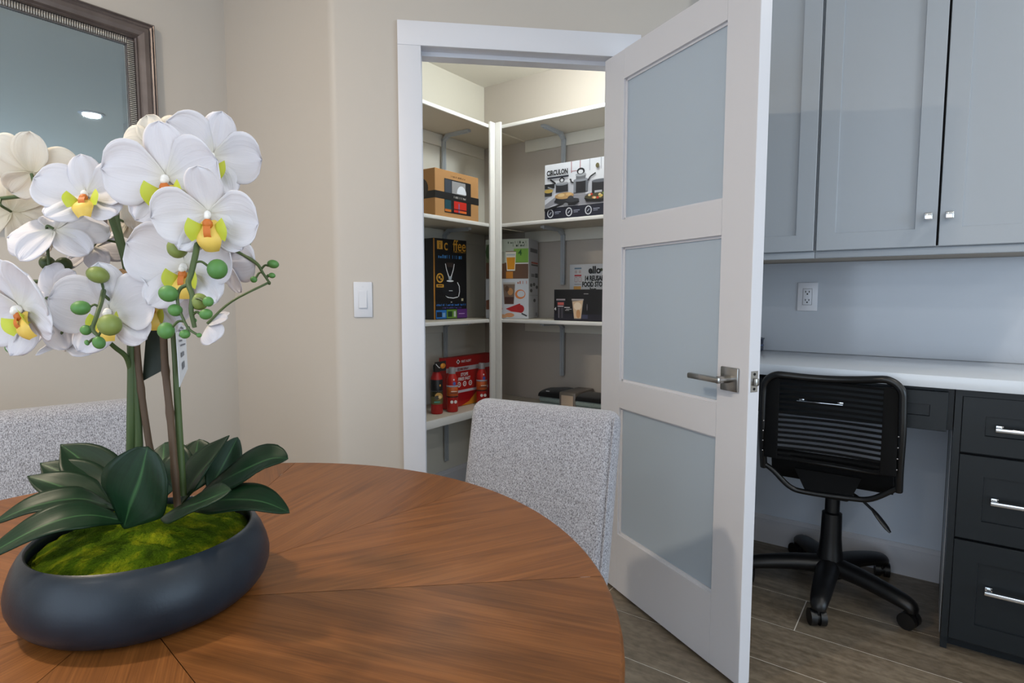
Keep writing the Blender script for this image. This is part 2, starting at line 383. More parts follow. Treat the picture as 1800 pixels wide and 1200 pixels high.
# baseboards
BBH = .131
def baseb(name, frame, x0, x1, y):
    mb = MB(); mb.prism([(x0, y, 0), (x0, y-.014, 0), (x0, y-.014, BBH-.022), (x0, y-.010, BBH-.018), (x0, y-.009, BBH-.004), (x0, y-.006, BBH), (x0, y, BBH)], (x1-x0, 0, 0))
    return st(name, mb, WHITE, frame=frame, smooth=20)
baseb('baseboard_desk', CW, -.69, .083, UW)
baseb('baseboard_left', ID, U0, U1, VM)
baseb('baseboard_pantry', ID, U1+.12, UW, 2.281)
baseb('baseboard_pantry_right', CW, -2.267, -(NV+.12), UW)
baseb('baseboard_door', DW, -.98, OX0-.086, 0)

# door casing and jambs
mb = MB(); cw = .084
mb.box(OX0-cw, OX0, -.018, 0, 0, OZ, 0, .002); mb.box(OX1, OX1+cw, -.018, 0, 0, OZ, 0, .002); mb.box(OX0-cw, OX1+cw, -.018, 0, OZ, OZ+.086, 0, .002)
st('trim_1', mb, WHITE, frame=DW, smooth=30)
mb = MB()
mb.box(OX0-.02, OX0-.004, 0, .125, 0, OZ+.004); mb.box(OX1+.004, OX1+.02, 0, .125, 0, OZ+.004); mb.box(OX0-.02, OX1+.02, 0, .125, OZ+.004, OZ+.02)
mb.box(OX0-.004, OX0+.002, .045, .085, 0, OZ); mb.box(OX0-.004, OX1+.004, .045, .10, OZ-.012, OZ+.004)
trim2 = st('trim_2', mb, WHITE, frame=DW, smooth=30)
build('strike_plate', MB().box(OX0-.0045, OX0-.0025, .004, .034, .885, .945), [DARK], trim2, DW, 0, label='dark metal strike plate')

# ------------------------------------------------------------------ the open pantry door
tx = Vector((-.48796, -.87286, 0)); ty = Vector((-tx.y, tx.x, 0))
DL = Matrix(((tx.x, ty.x, 0, 2.0553), (tx.y, ty.y, 0, 1.0607), (0, 0, 1, 0), (0, 0, 0, 1)))
LW, LT, Z0, Z1 = .742, .042, .012, 2.045
SX0, SX1 = .124, .622
GZ = [(.2355, .7305), (.832, 1.3335), (1.4345, 1.9405)]
mb = MB()
mb.box(0, SX0, 0, LT, Z0, Z1, 0, .0012, 1); mb.box(SX1, LW, 0, LT, Z0, Z1, 0, .0012, 1)
zz = [Z0]+[a for g in GZ for a in g]+[Z1]
for i in range(0, 8, 2): mb.box(SX0, SX1, 0, LT, zz[i], zz[i+1])
for a, b2 in GZ:
    for yy in (.010, LT-.014):
        mb.box(SX0, SX0+.008, yy, yy+.004, a, b2); mb.box(SX1-.008, SX1, yy, yy+.004, a, b2)
        mb.box(SX0, SX1, yy, yy+.004, a, a+.008); mb.box(SX0, SX1, yy, yy+.004, b2-.008, b2)
door = st('door_1', mb, WHITE, frame=DL, smooth=30)
for a, b2 in GZ: build('frosted_pane', MB().box(SX0, SX1, .0145, .0265, a, b2), FROST, door, DL, 0, label='frosted glass pane')
hx, hz = .676, .914
build('handle_rose', MB().box(hx-.033, hx+.033, -.009, -.0001, hz-.035, hz+.035, 0, .003), NICKEL, door, DL)
mb = MB(); mb.tube([(hx, -.008, hz), (hx, -.052, hz)], .011, 16)
mb.box(hx-.118, hx+.011, -.060, -.046, hz-.0085, hz+.0085, 0, .004)
build('lever_handle', mb, NICKEL, door, DL, label='satin nickel door lever')
mb = MB(); mb.box(hx-.033, hx+.033, LT, LT+.009, hz-.035, hz+.035, 0, .003); mb.tube([(hx, LT+.008, hz), (hx, LT+.05, hz)], .011, 16)
mb.box(hx-.118, hx+.011, LT+.044, LT+.058, hz-.0085, hz+.0085, 0, .004)
build('lever_handle', mb, NICKEL, door, DL)
mb = MB(); mb.box(LW, LW+.0012, .008, .034, hz-.030, hz+.030, 0); mb.box(LW+.001, LW+.011, .016, .030, hz-.012, hz+.010, 0, .003)
for z in (-.021, .021): mb.tube([(LW+.001, .021, hz+z), (LW+.0022, .021, hz+z)], .004, 10, 1)
build('latch', mb, [NICKEL, DARK], door, DL)
for z in (.25, 1.03, 1.82): build('hinge', MB().tube([(-.006, LT+.004, z-.045), (-.006, LT+.004, z+.045)], .006, 10), NICKEL, door, DL)

# ------------------------------------------------------------------ switch and outlet
def plate_thing(name, label, cat, frame, x, z, w, h):
    t = thing(name, label, cat, (x, 0, z), 0, None, frame)
    return t
sw = thing('light_switch', 'white rocker light switch on the beige wall beside the pantry door casing', 'light switch', (-.917, 0, 1.140), 0, None, DW)
LF = W[sw.name]
build('wall_plate', MB().box(-.034, .034, -.006, -.0001, -.066, .066, 0, .003), PLATE, sw, LF)
mb = MB(); mb.box(-.0165, .0165, -.0072, -.0055, -.034, .034, 0, .001); mb.prism([(-.014, -.007, -.030), (-.014, -.0115, -.030), (-.014, -.0075, .030), (-.014, -.007, .030)], (.028, 0, 0))
build('rocker', mb, PLATE, sw, LF, 30)
mb = MB()
for z in (-.048, .048): mb.tube([(0, -.0058, z), (0, -.0066, z)], .003, 10)
build('screws', mb, PLATE, sw, LF, kind='stuff')
ol = thing('power_outlet', 'white double power outlet set in the quartz splashback above the desk', 'power outlet', (-.454, UW-.014, 1.149), 0, None, CW)
LF = W[ol.name]
build('wall_plate', MB().box(-.040, .040, -.006, -.0001, -.062, .062, 0, .0025), PLATE, ol, LF)
mb = MB(); mb.box(-.0175, .0175, -.0075, -.0058, -.035, .035, 0, .001)
build('socket', mb, PLATE, ol, LF)
mb = MB()
for z in (.017, -.019):
    mb.box(-.0085, -.0055, -.0078, -.0074, z+.001, z+.009); mb.box(.0055, .0085, -.0078, -.0074, z+.001, z+.009)
    mb.tube([(0, -.0074, z-.005), (0, -.0079, z-.005)], .0033, 10)
build('slot', mb, DARK, ol, LF, 0)
mb = MB(); mb.box(-.0185, .0185, -.0062, -.0059, -.036, .036)
build('socket_gap', mb, DARK, ol, LF, 0)

# ------------------------------------------------------------------ desk nook: upper cabinets, desk, drawers
def knob(parent, x, y, z, frame):
    mb = MB(); mb.tube([(x, y, z), (x, y-.016, z)], [.0075, .006], 12); mb.box(x-.0135, x+.0135, y-.032, y-.014, z-.0135, z+.0135, 0, .005, 3)
    build('knob', mb, CHROME, parent, frame, label='polished chrome square knob')
def bar_pull(parent, x0, x1, y, z, frame):
    mb = MB(); mb.box(x0, x1, y-.034, y-.024, z-.006, z+.006, 0, .002)
    for x in (x0+.012, x1-.012):
        mb.box(x-.005, x+.005, y-.026, y, z-.005, z+.005); mb.box(x-.009, x+.009, y-.003, y, z-.009, z+.009, 0, .001)
    build('handle', mb, CHROME, parent, frame, label='polished chrome bar handle')
UF = 2.506; UZ0, UZ1 = 1.327, 2.42
def upper(label, x0, x1, doors, knobs):
    t = thing('wall_cabinet', label, 'cabinet', ((x0+x1)/2, (UF+UW)/2, UZ0-.028), 0, 'upper cabinets over the desk', CW)
    mb = MB(); y0 = UF+.022; c = UZ0-.002
    mb.box(x0, x1, y0, UW-.001, c, UZ1, 0)
    build('body', mb, [UPPER], t, CW, 0)
    build('underside', MB().box(x0+.001, x1-.001, y0+.02, UW-.002, c-.003, c-.0005), CARC, t, CW, 0, label='brown wood underside')
    build('light_rail', MB().box(x0, x1, y0-.004, y0+.016, UZ0-.028, c-.0005, 0, .002), UPPER, t, CW, 30)
    build('gap_strip', MB().box(x0+.004, x1-.004, y0-.001, y0-.0001, c+.006, UZ1-.006), CABIN, t, CW, 0)
    for i, (a, b2) in enumerate(doors):
        d = build('door', MB().shaker(a, b2, UZ0, UZ1, UF, .020, .062, .009), UPPER, t, CW, 30)
        if knobs: knob(d, (b2-.026) if i == 0 else (a+.026), UF, 1.428, CW)
    return t
upper('grey wall cabinet with two doors and chrome knobs above the desk', -.386, .372, [(-.381, -.0085), (-.0015, .368)], True)
upper('grey wall cabinet with a single knobless door next to the pantry door edge', -.818, -.387, [(-.79, -.391)], False)

SPL = build('splashback', MB().box(-NV+.001, .70, UW-.014, UW-.0005, .905, 1.297), QUARTZ, None, CW, 0, label='white veined quartz splashback slab between desk top and wall cabinets', cat='splashback')
QTOP = QUARTZ.copy(); QTOP.name = 'white quartz with reflected light'  # same quartz; the top's reflected light is put into a paler, bluer colour
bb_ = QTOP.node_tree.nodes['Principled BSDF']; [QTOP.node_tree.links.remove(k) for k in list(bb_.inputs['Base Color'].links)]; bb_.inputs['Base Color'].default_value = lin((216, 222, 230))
TOP = build('countertop', MB().box(-NV+.001, .70, 2.256, UW-.001, .864, .904, 0, .0025), QTOP, None, CW, 30, label='long white quartz desk top over charcoal drawers', cat='countertop')
DF = 2.285
# drawer pedestal
t = thing('drawer_pedestal', 'charcoal desk pedestal with three framed drawers and chrome bar handles', 'cabinet', (.31, 2.56, 0), 0, None, CW)
x0, x1 = .066, .555
mb = MB(); mb.box(x0, x0+.018, DF+.022, UW-.02, .0, .8635); mb.box(x1-.018, x1, DF+.022, UW-.02, 0, .8635); mb.box(x0+.018, x1-.018, DF+.04, UW-.02, .1, .8635)
build('body', mb, LOWER, t, CW, 0)
build('face_frame', MB().box(x0, x0+.018, DF+.002, DF+.0215, .045, .8635).box(x0+.018, x1, DF+.002, DF+.0215, .842, .8635), LOWER, t, CW, 0)
build('toe_kick', MB().box(x0+.018, x1-.018, DF+.06, DF+.075, 0, .1), LOWER, t, CW, 0)
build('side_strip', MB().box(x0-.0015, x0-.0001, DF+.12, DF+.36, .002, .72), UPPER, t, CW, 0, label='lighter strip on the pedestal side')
build('gap_strip', MB().box(x0+.019, x1-.003, DF+.0222, DF+.035, .05, .85), CABIN, t, CW, 0)
for z0, z1, hz_ in ((.664, .842, .750), (.388, .657, .522), (.050, .380, .237)):
    d = build('drawer', MB().shaker(.085, .548, z0, z1, DF, .021, .063 if z1-z0 > .2 else .058, .008), LOWER, t, CW, 30)
    bar_pull(d, .1655, .4675, DF, hz_, CW)
# pencil drawer under the desk top
t = thing('pencil_drawer', 'shallow charcoal drawer hung under the quartz desk top behind the office chair', 'drawer', (-.31, 2.56, .72), 0, None, CW)
build('box', MB().box(-.69, .064, DF+.022, DF+.50, .725, .8635), LOWER, t, CW, 0)
d = build('front', MB().shaker(-.688, .048, .722, .850, DF, .021, .045, .006), LOWER, t, CW, 30)
bar_pull(d, -.385, -.238, DF, .777, CW)
# end panel of the desk, beside the nook wall
t = thing('desk_end_panel', 'charcoal panel closing the knee space beside the nook wall', 'panel', (-.78, 2.56, 0), 0, None, CW)
build('panel', MB().box(-NV+.002, -.692, DF, UW-.02, .0, .8635), LOWER, t, CW, 0)
# small dark vase
t = thing('vase', 'small dark blue glazed jar at the back of the desk by the door edge', 'jar', (-.648, UW-.062, .904), 0, None, CW)
VASE = mat('dark blue glaze', (30, 38, 58), .2, coat=.5)
build('body', MB().lathe([(.026, 0), (.030, .004), (.030, .018), (.029, .034), (.030, .05), (.034, .056), (.033, .06), (.026, .06), (.026, .02), (0, .015)], 24), VASE, t, W[t.name], 40)
build('ring', MB().lathe([(.0302, .024), (.0312, .027), (.0302, .030)], 24), mat('blue band', (52, 66, 104), .25), t, W[t.name], 40)

# ------------------------------------------------------------------ office chair
t = thing('office_chair', 'black office chair with strap back on five casters at the desk', 'chair', (-.285, 2.50, 0), 0, None, CW)
OC = W[t.name]
BY = -.30                                    # rear plane of the backrest, in chair coordinates
def bx(x): return x+.285
ring = []
xl, xr, zb, zt = bx(-.484), bx(-.068), .545, .876
pts = [Vector((xl, BY+.045, .525)), Vector((xl, BY+.02, .60)), Vector((xl-.002, BY, .72)), Vector((xl, BY-.004, .82))]
for a in range(1, 6): pts.append(Vector((xl+.055-.055*math.cos(a*PI/10), BY-.006, .822+.055*math.sin(a*PI/10))))
for k in range(1, 6): f = k/6; pts.append(Vector((xl+.055+(xr-xl-.11)*f, BY-.006+.02*math.sin(PI*f), .877+.010*f-.010*math.sin(PI*f))))
for a in range(5, 0, -1): pts.append(Vector((xr-.055+.055*math.cos(a*PI/10), BY-.006, .832+.055*math.sin(a*PI/10))))
pts += [Vector((xr, BY-.004, .82)), Vector((xr+.002, BY, .72)), Vector((xr, BY+.02, .60)), Vector((xr, BY+.045, .515))]
build('back_frame', MB().tube(spline(pts, 60), .0125, 12), BLACKM, t, OC, 50)
mb = MB()
for x, s_ in ((xl, 1), (xr, -1)): mb.box(min(x+s_*.008, x+s_*.052), max(x+s_*.008, x+s_*.052), BY-.004, BY+.006, .575, .862, 0, .002)
build('back_side_band', mb, BLACKF, t, OC, 30, kind='stuff')
z = .578; k = 0
while z < .868:
    tilt = .0
    mb = MB(); mb.grid(lambda a, b2, z=z: Vector((xl+.045+(xr-xl-.09)*a, BY+.001+.022*math.sin(PI*a), z-.0044+.0088*b2)), 12, 1)
    build('strap', mb, BLACKF, t, OC, 0, solid=.003); z += .0184
SN = mat('bright snap', (210, 210, 214), .2, 1)
for i, zz_ in enumerate((.612, .648, .684, .72)):
    for x in (xl+.006, xr-.006): build('snap', MB().ball((x, BY-.0125, zz_-.012), .0026, 0, 8, 5), SN, t, OC)
# lower yoke tube, seat and mechanism
yk = [Vector((bx(-.478), BY+.04, .535)), Vector((bx(-.45), BY+.045, .515)), Vector((bx(-.395), BY+.055, .463)), Vector((bx(-.34), BY+.06, .452)), Vector((bx(-.21), BY+.06, .458)), Vector((bx(-.145), BY+.055, .470)), Vector((bx(-.085), BY+.045, .515)), Vector((bx(-.07), BY+.04, .53))]
build('yoke_tube', MB().tube(spline(yk, 40), .0095, 10), BLACKM, t, OC, 50)
mb = MB(); mb.prism([(bx(-.385), BY+.07, .53), (bx(-.345), BY+.062, .455), (bx(-.20), BY+.062, .462), (bx(-.175), BY+.07, .53)], (0, .012, 0))
build('back_bracket', mb, BLACKF, t, OC, 0)
sx0, sx1 = bx(-.465), bx(-.085); prof = [(BY+.072, .566), (BY+.074, .590), (BY+.085, .592), (BY+.10, .556), (BY+.13, .520), (BY+.20, .503), (BY+.40, .500), (BY+.425, .488), (BY+.42, .470), (BY+.20, .468), (BY+.12, .478), (BY+.085, .520)]
mb = MB(); mb.prism([(sx0, y, z) for y, z in prof], (sx1-sx0, 0, 0))
build('seat', mb, BLACKF, t, OC, 50)
mb = MB(); mb.tube(spline([Vector((bx(-.485), BY+.07, .575)), Vector((bx(-.38), BY+.058, .568)), Vector((bx(-.17), BY+.058, .563)), Vector((bx(-.07), BY+.07, .565))], 16), .010, 8)
build('seat_frame', mb, BLACKM, t, OC, 50)
mb = MB(); mb.box(-.07, .07, -.16, .10, .415, .4675, 0, .01)
build('mechanism', mb, BLACK, t, OC, 40)
build('gas_column', MB().lathe([(.026, .30), (.026, .43)], 20), BLACK, t, OC, 40)
build('column_cover', MB().lathe([(.052, .07), (.050, .12), (.041, .17), (.037, .22), (.035, .315), (.027, .32)], 24), BLACK, t, OC, 40)
mb = MB(); mb.tube(spline([Vector((.04, -.10, .452)), Vector((.10, -.13, .430)), Vector((.145, -.15, .40))], 8), .005, 8)
build('lever', mb, BLACK, t, OC, 40)
mb = MB(); mb.tube(spline([Vector((.138, -.148, .408)), Vector((.165, -.158, .378)), Vector((.198, -.172, .342))], 6), [.006, .010, .012, .013, .013, .012, .006], 8, flat=.5)
build('lever_paddle', mb, BLACK, t, OC, 40)
for k in range(5):
    # chair coordinates: world +u is local +y, world -v is local +x
    wpt = [(2.2007, .279), (2.378, .0195), (2.738, .133), (2.7855, .45), (2.396, .545)][k]
    d = Vector((-(wpt[1]-.285), wpt[0]-2.50, 0)); d = d.normalized()*.292
    nrm = Vector((-d.y, d.x, 0)).normalized()
    P = [Vector((0, 0, .108))+d*.08, Vector((0, 0, .105))+d*.45, Vector((0, 0, .090))+d*.85, Vector((0, 0, .078))+d*1.0, Vector((0, 0, .060))+d*1.02]
    build('base_arm', MB().tube(spline(P, 14), [.043-.0014*i for i in range(15)], 12, flat=.8), BLACK, t, OC, 50)
    w_ang = [.5, 1.2, .2, .9, .1][k]; ax = Vector((math.cos(w_ang), math.sin(w_ang), 0)); fwd = Vector((-ax.y, ax.x, 0))
    cpos = Vector((d.x*1.03, d.y*1.03, .0292))+fwd*.010
    mb = MB()
    for s_ in (-1, 1): mb.tube([cpos+ax*(s_*.006), cpos+ax*(s_*.026)], .029, 16)
    mb.tube([cpos+ax*-.006, cpos+ax*.006], .020, 12); mb.tube([Vector((d.x*1.02, d.y*1.02, .035)), Vector((d.x*1.02, d.y*1.02, .066))], .008, 8)
    build('caster', mb, BLACK, t, OC, 40)

# ------------------------------------------------------------------ pantry shelves
PV, PU = 2.281, UW; SF, SU = 1.965, 2.530
BRK = []
def bracket(parent, frame, x, ytip, ywall, ztop, drop):
    mb = MB(); y0 = ywall-.006
    mb.box(x-.012, x+.012, ywall-.014, ywall-.0005, ztop-drop, ztop-.03)                      # leg on the wall
    mb.box(x-.012, x+.012, ytip, ywall-.05, ztop-.014, ztop-.0005)                            # arm under the board
    mb.prism([(x-.012, ywall-.05, ztop-.014), (x-.012, ywall-.05, ztop-.0005), (x-.012, ywall-.034, ztop-.0005), (x-.012, ywall-.0005, ztop-.032), (x-.012, ywall-.014, ztop-.036)], (.024, 0, 0))
    mb.box(x-.004, x+.004, ywall-.019, ywall-.013, ztop-drop+.012, ztop-.04); mb.box(x-.004, x+.004, ytip+.012, ywall-.045, ztop-.019, ztop-.013)
    build('bracket', mb, GALV, parent, frame, 30, label='grey steel shelf bracket')
PLACE = ['topmost', 'second from the top', 'third from the top', 'fourth from the top']
HOLD = [['empty, just under the pantry ceiling', 'empty, just under the pantry ceiling'], ['under the kraft window box', 'under the cookware box'], ['under the black coffee maker box', 'under the drinking glass boxes'], ['under the red spray pack', 'under the folded towels']]
NVP = NV+.121
for i, z in enumerate((2.061, 1.540, 1.024, .541)):
    th = .016 if i < 3 else .018; ed = .018 if i < 3 else .040
    for side in (0, 1):
        nm = 'white edged pantry shelf along the %s, %s, %s' % (('back wall of the pantry', 'right-hand wall behind the open door')[side], PLACE[i], HOLD[i][side])
        nm = 'pantry shelf %s the corner post, %s' % (('left of', 'right of')[side], HOLD[i][side])
        fm = ID if side == 0 else CW
        a, b2, yf, yb = (U1+.125, PU-.001, SF, PV-.001) if side == 0 else (-SF+.0005, -NVP, SU, PU-.001)
        t = thing('pantry_shelf', nm, 'shelf', ((a+b2)/2, (yf+yb)/2, z-th), 0, 'pantry shelf boards', fm)
        build('board', MB().box(a, b2, yf+.012, yb, z-th, z), SHELFB, t, fm, 0)
        build('edge', MB().box(a, (SU-.013) if side == 0 else b2, yf, yf+.0119, z-ed, z+.001, 0, .003), SHELFW, t, fm, 40, label='white edge strip')
        build('cleat', MB().box(a, b2 if side else PU-.02, yb-.016, yb-.0002, z-th-.065, z-th-.0005, 0, .002), NWALL, t, fm, 30)
        if side == 0: bracket(t, fm, 2.445, 2.07, yb-.016, z-th, .34 if i < 3 else .33)
        else: bracket(t, fm, -1.70, 2.60, yb-.016, z-th, .31 if i < 3 else .33)
t = thing('shelf_post', 'white upright post in the inner corner of the pantry shelves', 'post', (SU-.02, SF-.02, 0))
build('left_strip', MB().box(SU-.052, SU-.001, SF-.014, SF-.0005, 0, 2.075, 0, .003), SHELFW, t, ID, 40)
build('right_strip', MB().box(SU-.014, SU-.0005, SF-.052, SF-.0145, 0, 2.075, 0, .003), SHELFW, t, ID, 40)
t = thing('pantry_light', 'white dome light on the pantry ceiling hidden behind the door header', 'ceiling light', (2.30, 1.40, 2.413))
build('base', MB().lathe([(.0, -.0005), (.13, -.0005), (.13, -.02), (.12, -.024)], 32), WHITE, t, W[t.name], 40)
build('dome', MB().lathe([(.118, -.022), (.11, -.04), (.08, -.058), (0, -.066)], 32), mat('lit pantry dome', (255, 246, 224), .4, emit=(255, 246, 224), es=5), t, W[t.name], 40)
l = bpy.data.lights.new('pantry_lamp', 'POINT'); l.energy = 14.5; l.color = (.90, .98, 1); l.shadow_soft_size = .07
o = bpy.data.objects.new('pantry_lamp', l); C.objects.link(o); o.location = (2.30, 1.40, 2.25)

# ------------------------------------------------------------------ boxes on the pantry shelves
def ink(c): return mat('ink %d %d %d' % c, c, .45)
def squiggle(p, x0, x1, z, h_, c, seed=1):
    """a line of print too small to read in the photograph: short unlike strokes"""
    q = random.Random(seed); x = x0
    while x < x1:
        w_ = h_*q.uniform(.35, .8); k = q.random()
        p.rect(x, min(x+w_, x1), z, z+h_*q.uniform(.55, 1), c) if k < .55 else p.rect(x, min(x+w_*.35, x1), z, z+h_, c)
        x += w_+h_*(.28 if q.random() > .15 else .7)
    return p
class Print:
    """flat print on a box face: coloured outlines in face coordinates (x right, z up), each a hair above the last"""
    def __init__(s): s.mb = MB(); s.mats = []; s.k = 0
    def poly(s, pts, c):
        m = ink(c)
        if m not in s.mats: s.mats.append(m)
        s.k += 1; y = -.0002-.00006*s.k
        s.mb.face([(x, y, z) for x, z in pts], s.mats.index(m)); return s
    def rect(s, x0, x1, z0, z1, c): return s.poly([(x0, z0), (x1, z0), (x1, z1), (x0, z1)], c)
    def oval(s, cx, cz, rx, rz, c, n=18, a0=0, a1=2*PI): return s.poly([(cx+rx*math.cos(a0+(a1-a0)*i/n), cz+rz*math.sin(a0+(a1-a0)*i/n)) for i in range(n if abs(a1-a0) > 6.2 else n+1)], c)
    def line(s, pts, w_, c):
        for (ax, az), (bx_, bz) in zip(pts, pts[1:]):
            d = Vector((bx_-ax, bz-az)); n = Vector((-d.y, d.x)).normalized()*w_/2
            s.poly([(ax+n.x, az+n.y), (ax-n.x, az-n.y), (bx_-n.x, bz-n.y), (bx_+n.x, bz+n.y)], c)
        return s
    def end(s, name, parent, M): return build(name, s.mb, s.mats, parent, M, 0)
def txt(parent, M, body, x, z, size, c, bold=0, ax='LEFT', sx=1, name='lettering', dy=-.0035, shear=0):
    return text(name, body, size, M @ fr(x, dy, z), ink(c), parent, bold, ax, sx, shear)
def carton(name, label, cat, loc, rz, w_, d_, h_, m, frame=ID, group=None):
    """box standing with its front left bottom corner at loc, front along local x"""
    t = thing(name, label, cat, loc, rz, group, frame); M = W[t.name]
    build('carton', MB().box(0, w_, 0, d_, 0, h_, 0, .0015, 1), m, t, M, 30)
    return t, M
# kraft gift box with a window
KRAFT = mat('kraft cardboard', (178, 132, 82), .8); BLK = (20, 19, 20)
t, M = carton('gift_box', 'brown kraft gift box with black band and window on the upper left shelf', 'box', (2.078, 1.978, 1.5415), 0, .330, .17, .228, KRAFT)
p = Print(); p.rect(.066, .268, .022, .188, (24, 24, 26)); p.rect(.070, .118, .10, .184, (58, 66, 78)); p.rect(.070, .115, .028, .085, (24, 72, 84)); p.rect(.070, .115, .028, .040, (196, 110, 36))
p.rect(.122, .225, .105, .182, (150, 150, 152)); p.oval(.195, .125, .036, .040, (222, 226, 234), 14, 0, PI); p.rect(.150, .232, .106, .116, (200, 170, 170))
p.rect(.136, .232, .030, .085, (196, 40, 26)); p.rect(.170, .178, .030, .075, (120, 96, 150)); p.rect(.136, .232, .042, .047, (60, 20, 20)); p.rect(.178, .232, .030, .040, (214, 106, 40))
p.end('window_print', t, M)
build('side_disc', MB().lathe([(0, 0), (.05, 0), (.05, .0006), (0, .0006)], 24, axis='x', c=(-.0012, .095, .135)), ink((52, 44, 40)), t, M, 0, label='dark printed disc')
build('band', MB().box(-.0008, .3308, -.0012, .1708, .086, .121), mat('black ribbon', (16, 16, 18), .5), t, M, 0, label='black wrap band')
p = Print(); squiggle(p, .115, .222, .200, .0075, (84, 58, 36), 5); p.end('small_print', t, M); p = Print(); squiggle(p, .135, .232, .099, .011, (168, 164, 160), 6); p.end('band_print', t, M @ fr(0, -.0013, 0))
build('carry_strap', MB().tube(spline([Vector((.115, .085, .227)), Vector((.145, .085, .240)), Vector((.165, .085, .243)), Vector((.188, .085, .236)), Vector((.205, .085, .227))], 12), .005, 8), BLACK, t, M, 40, label='black carry strap')
# coffee maker box
t, M = carton('coffee_maker_box', 'tall black coffee maker box with gold lettering on the left shelf', 'box', (2.243, 2.152, 1.025), math.radians(-5), .245, .10, .432, ink((14, 14, 17)))
p = Print(); p.rect(.0, .009, 0, .432, (170, 116, 44))
p.rect(.026, .066, .375, .42, (206, 150, 50)); p.rect(.044, .049, .380, .402, (20, 18, 16)); p.rect(.044, .049, .406, .412, (20, 18, 16))
p.line([(.085, .30), (.092, .27), (.108, .232), (.118, .228)], .005, (236, 238, 240)); p.line([(.150, .30), (.143, .27), (.127, .232), (.118, .228)], .005, (236, 238, 240))
p.rect(.094, .141, .282, .306, (58, 46, 42)); p.poly([(.104, .232), (.132, .232), (.127, .214), (.109, .214)], (170, 180, 192)); p.oval(.118, .207, .026, .005, (220, 224, 230))
p.line([(.172, .200), (.186, .180), (.188, .150), (.180, .122)], .005, (226, 228, 232)); p.line([(.085, .128), (.10, .118), (.14, .114), (.175, .12)], .005, (226, 228, 232))
p.oval(.120, .16, .06, .042, (22, 23, 28)); p.rect(.108, .135, .152, .156, (196, 200, 204))
p.oval(.044, .222, .026, .026, (200, 148, 52)); p.oval(.044, .222, .018, .018, (34, 28, 24)); p.oval(.040, .226, .007, .007, (200, 148, 52)); p.oval(.052, .216, .005, .005, (200, 148, 52)); p.rect(.018, .070, .172, .188, (200, 148, 52)); p.rect(.026, .062, .177, .183, (60, 44, 24))
p.rect(.013, .088, .004, .050, (38, 110, 186)); p.rect(.090, .166, .004, .052, (98, 140, 52)); p.rect(.168, .244, .004, .054, (88, 44, 116))
p.rect(.018, .055, .012, .040, (16, 30, 50)); p.rect(.060, .080, .012, .035, (120, 160, 200)); p.rect(.098, .130, .012, .042, (26, 56, 30)); p.rect(.142, .158, .012, .042, (190, 200, 190)); p.rect(.180, .225, .026, .030, (180, 150, 200))
p.rect(.20, .215, .098, .112, (190, 184, 150)); p.rect(.12, .13, .09, .094, (190, 190, 190))
p.end('printed_front', t, M)
txt(t, M, 'c  ffee', .072, .372, .084, (206, 150, 50), .0006, 'LEFT', .80);
p = Print(); squiggle(p, .034, .222, .328, .018, (66, 128, 190), 3); squiggle(p, .018, .232, .072, .011, (60, 116, 190), 4); squiggle(p, .06, .20, .058, .007, (96, 90, 170), 5); squiggle(p, .142, .232, .362, .009, (190, 138, 46), 6); p.end('small_print', t, M)
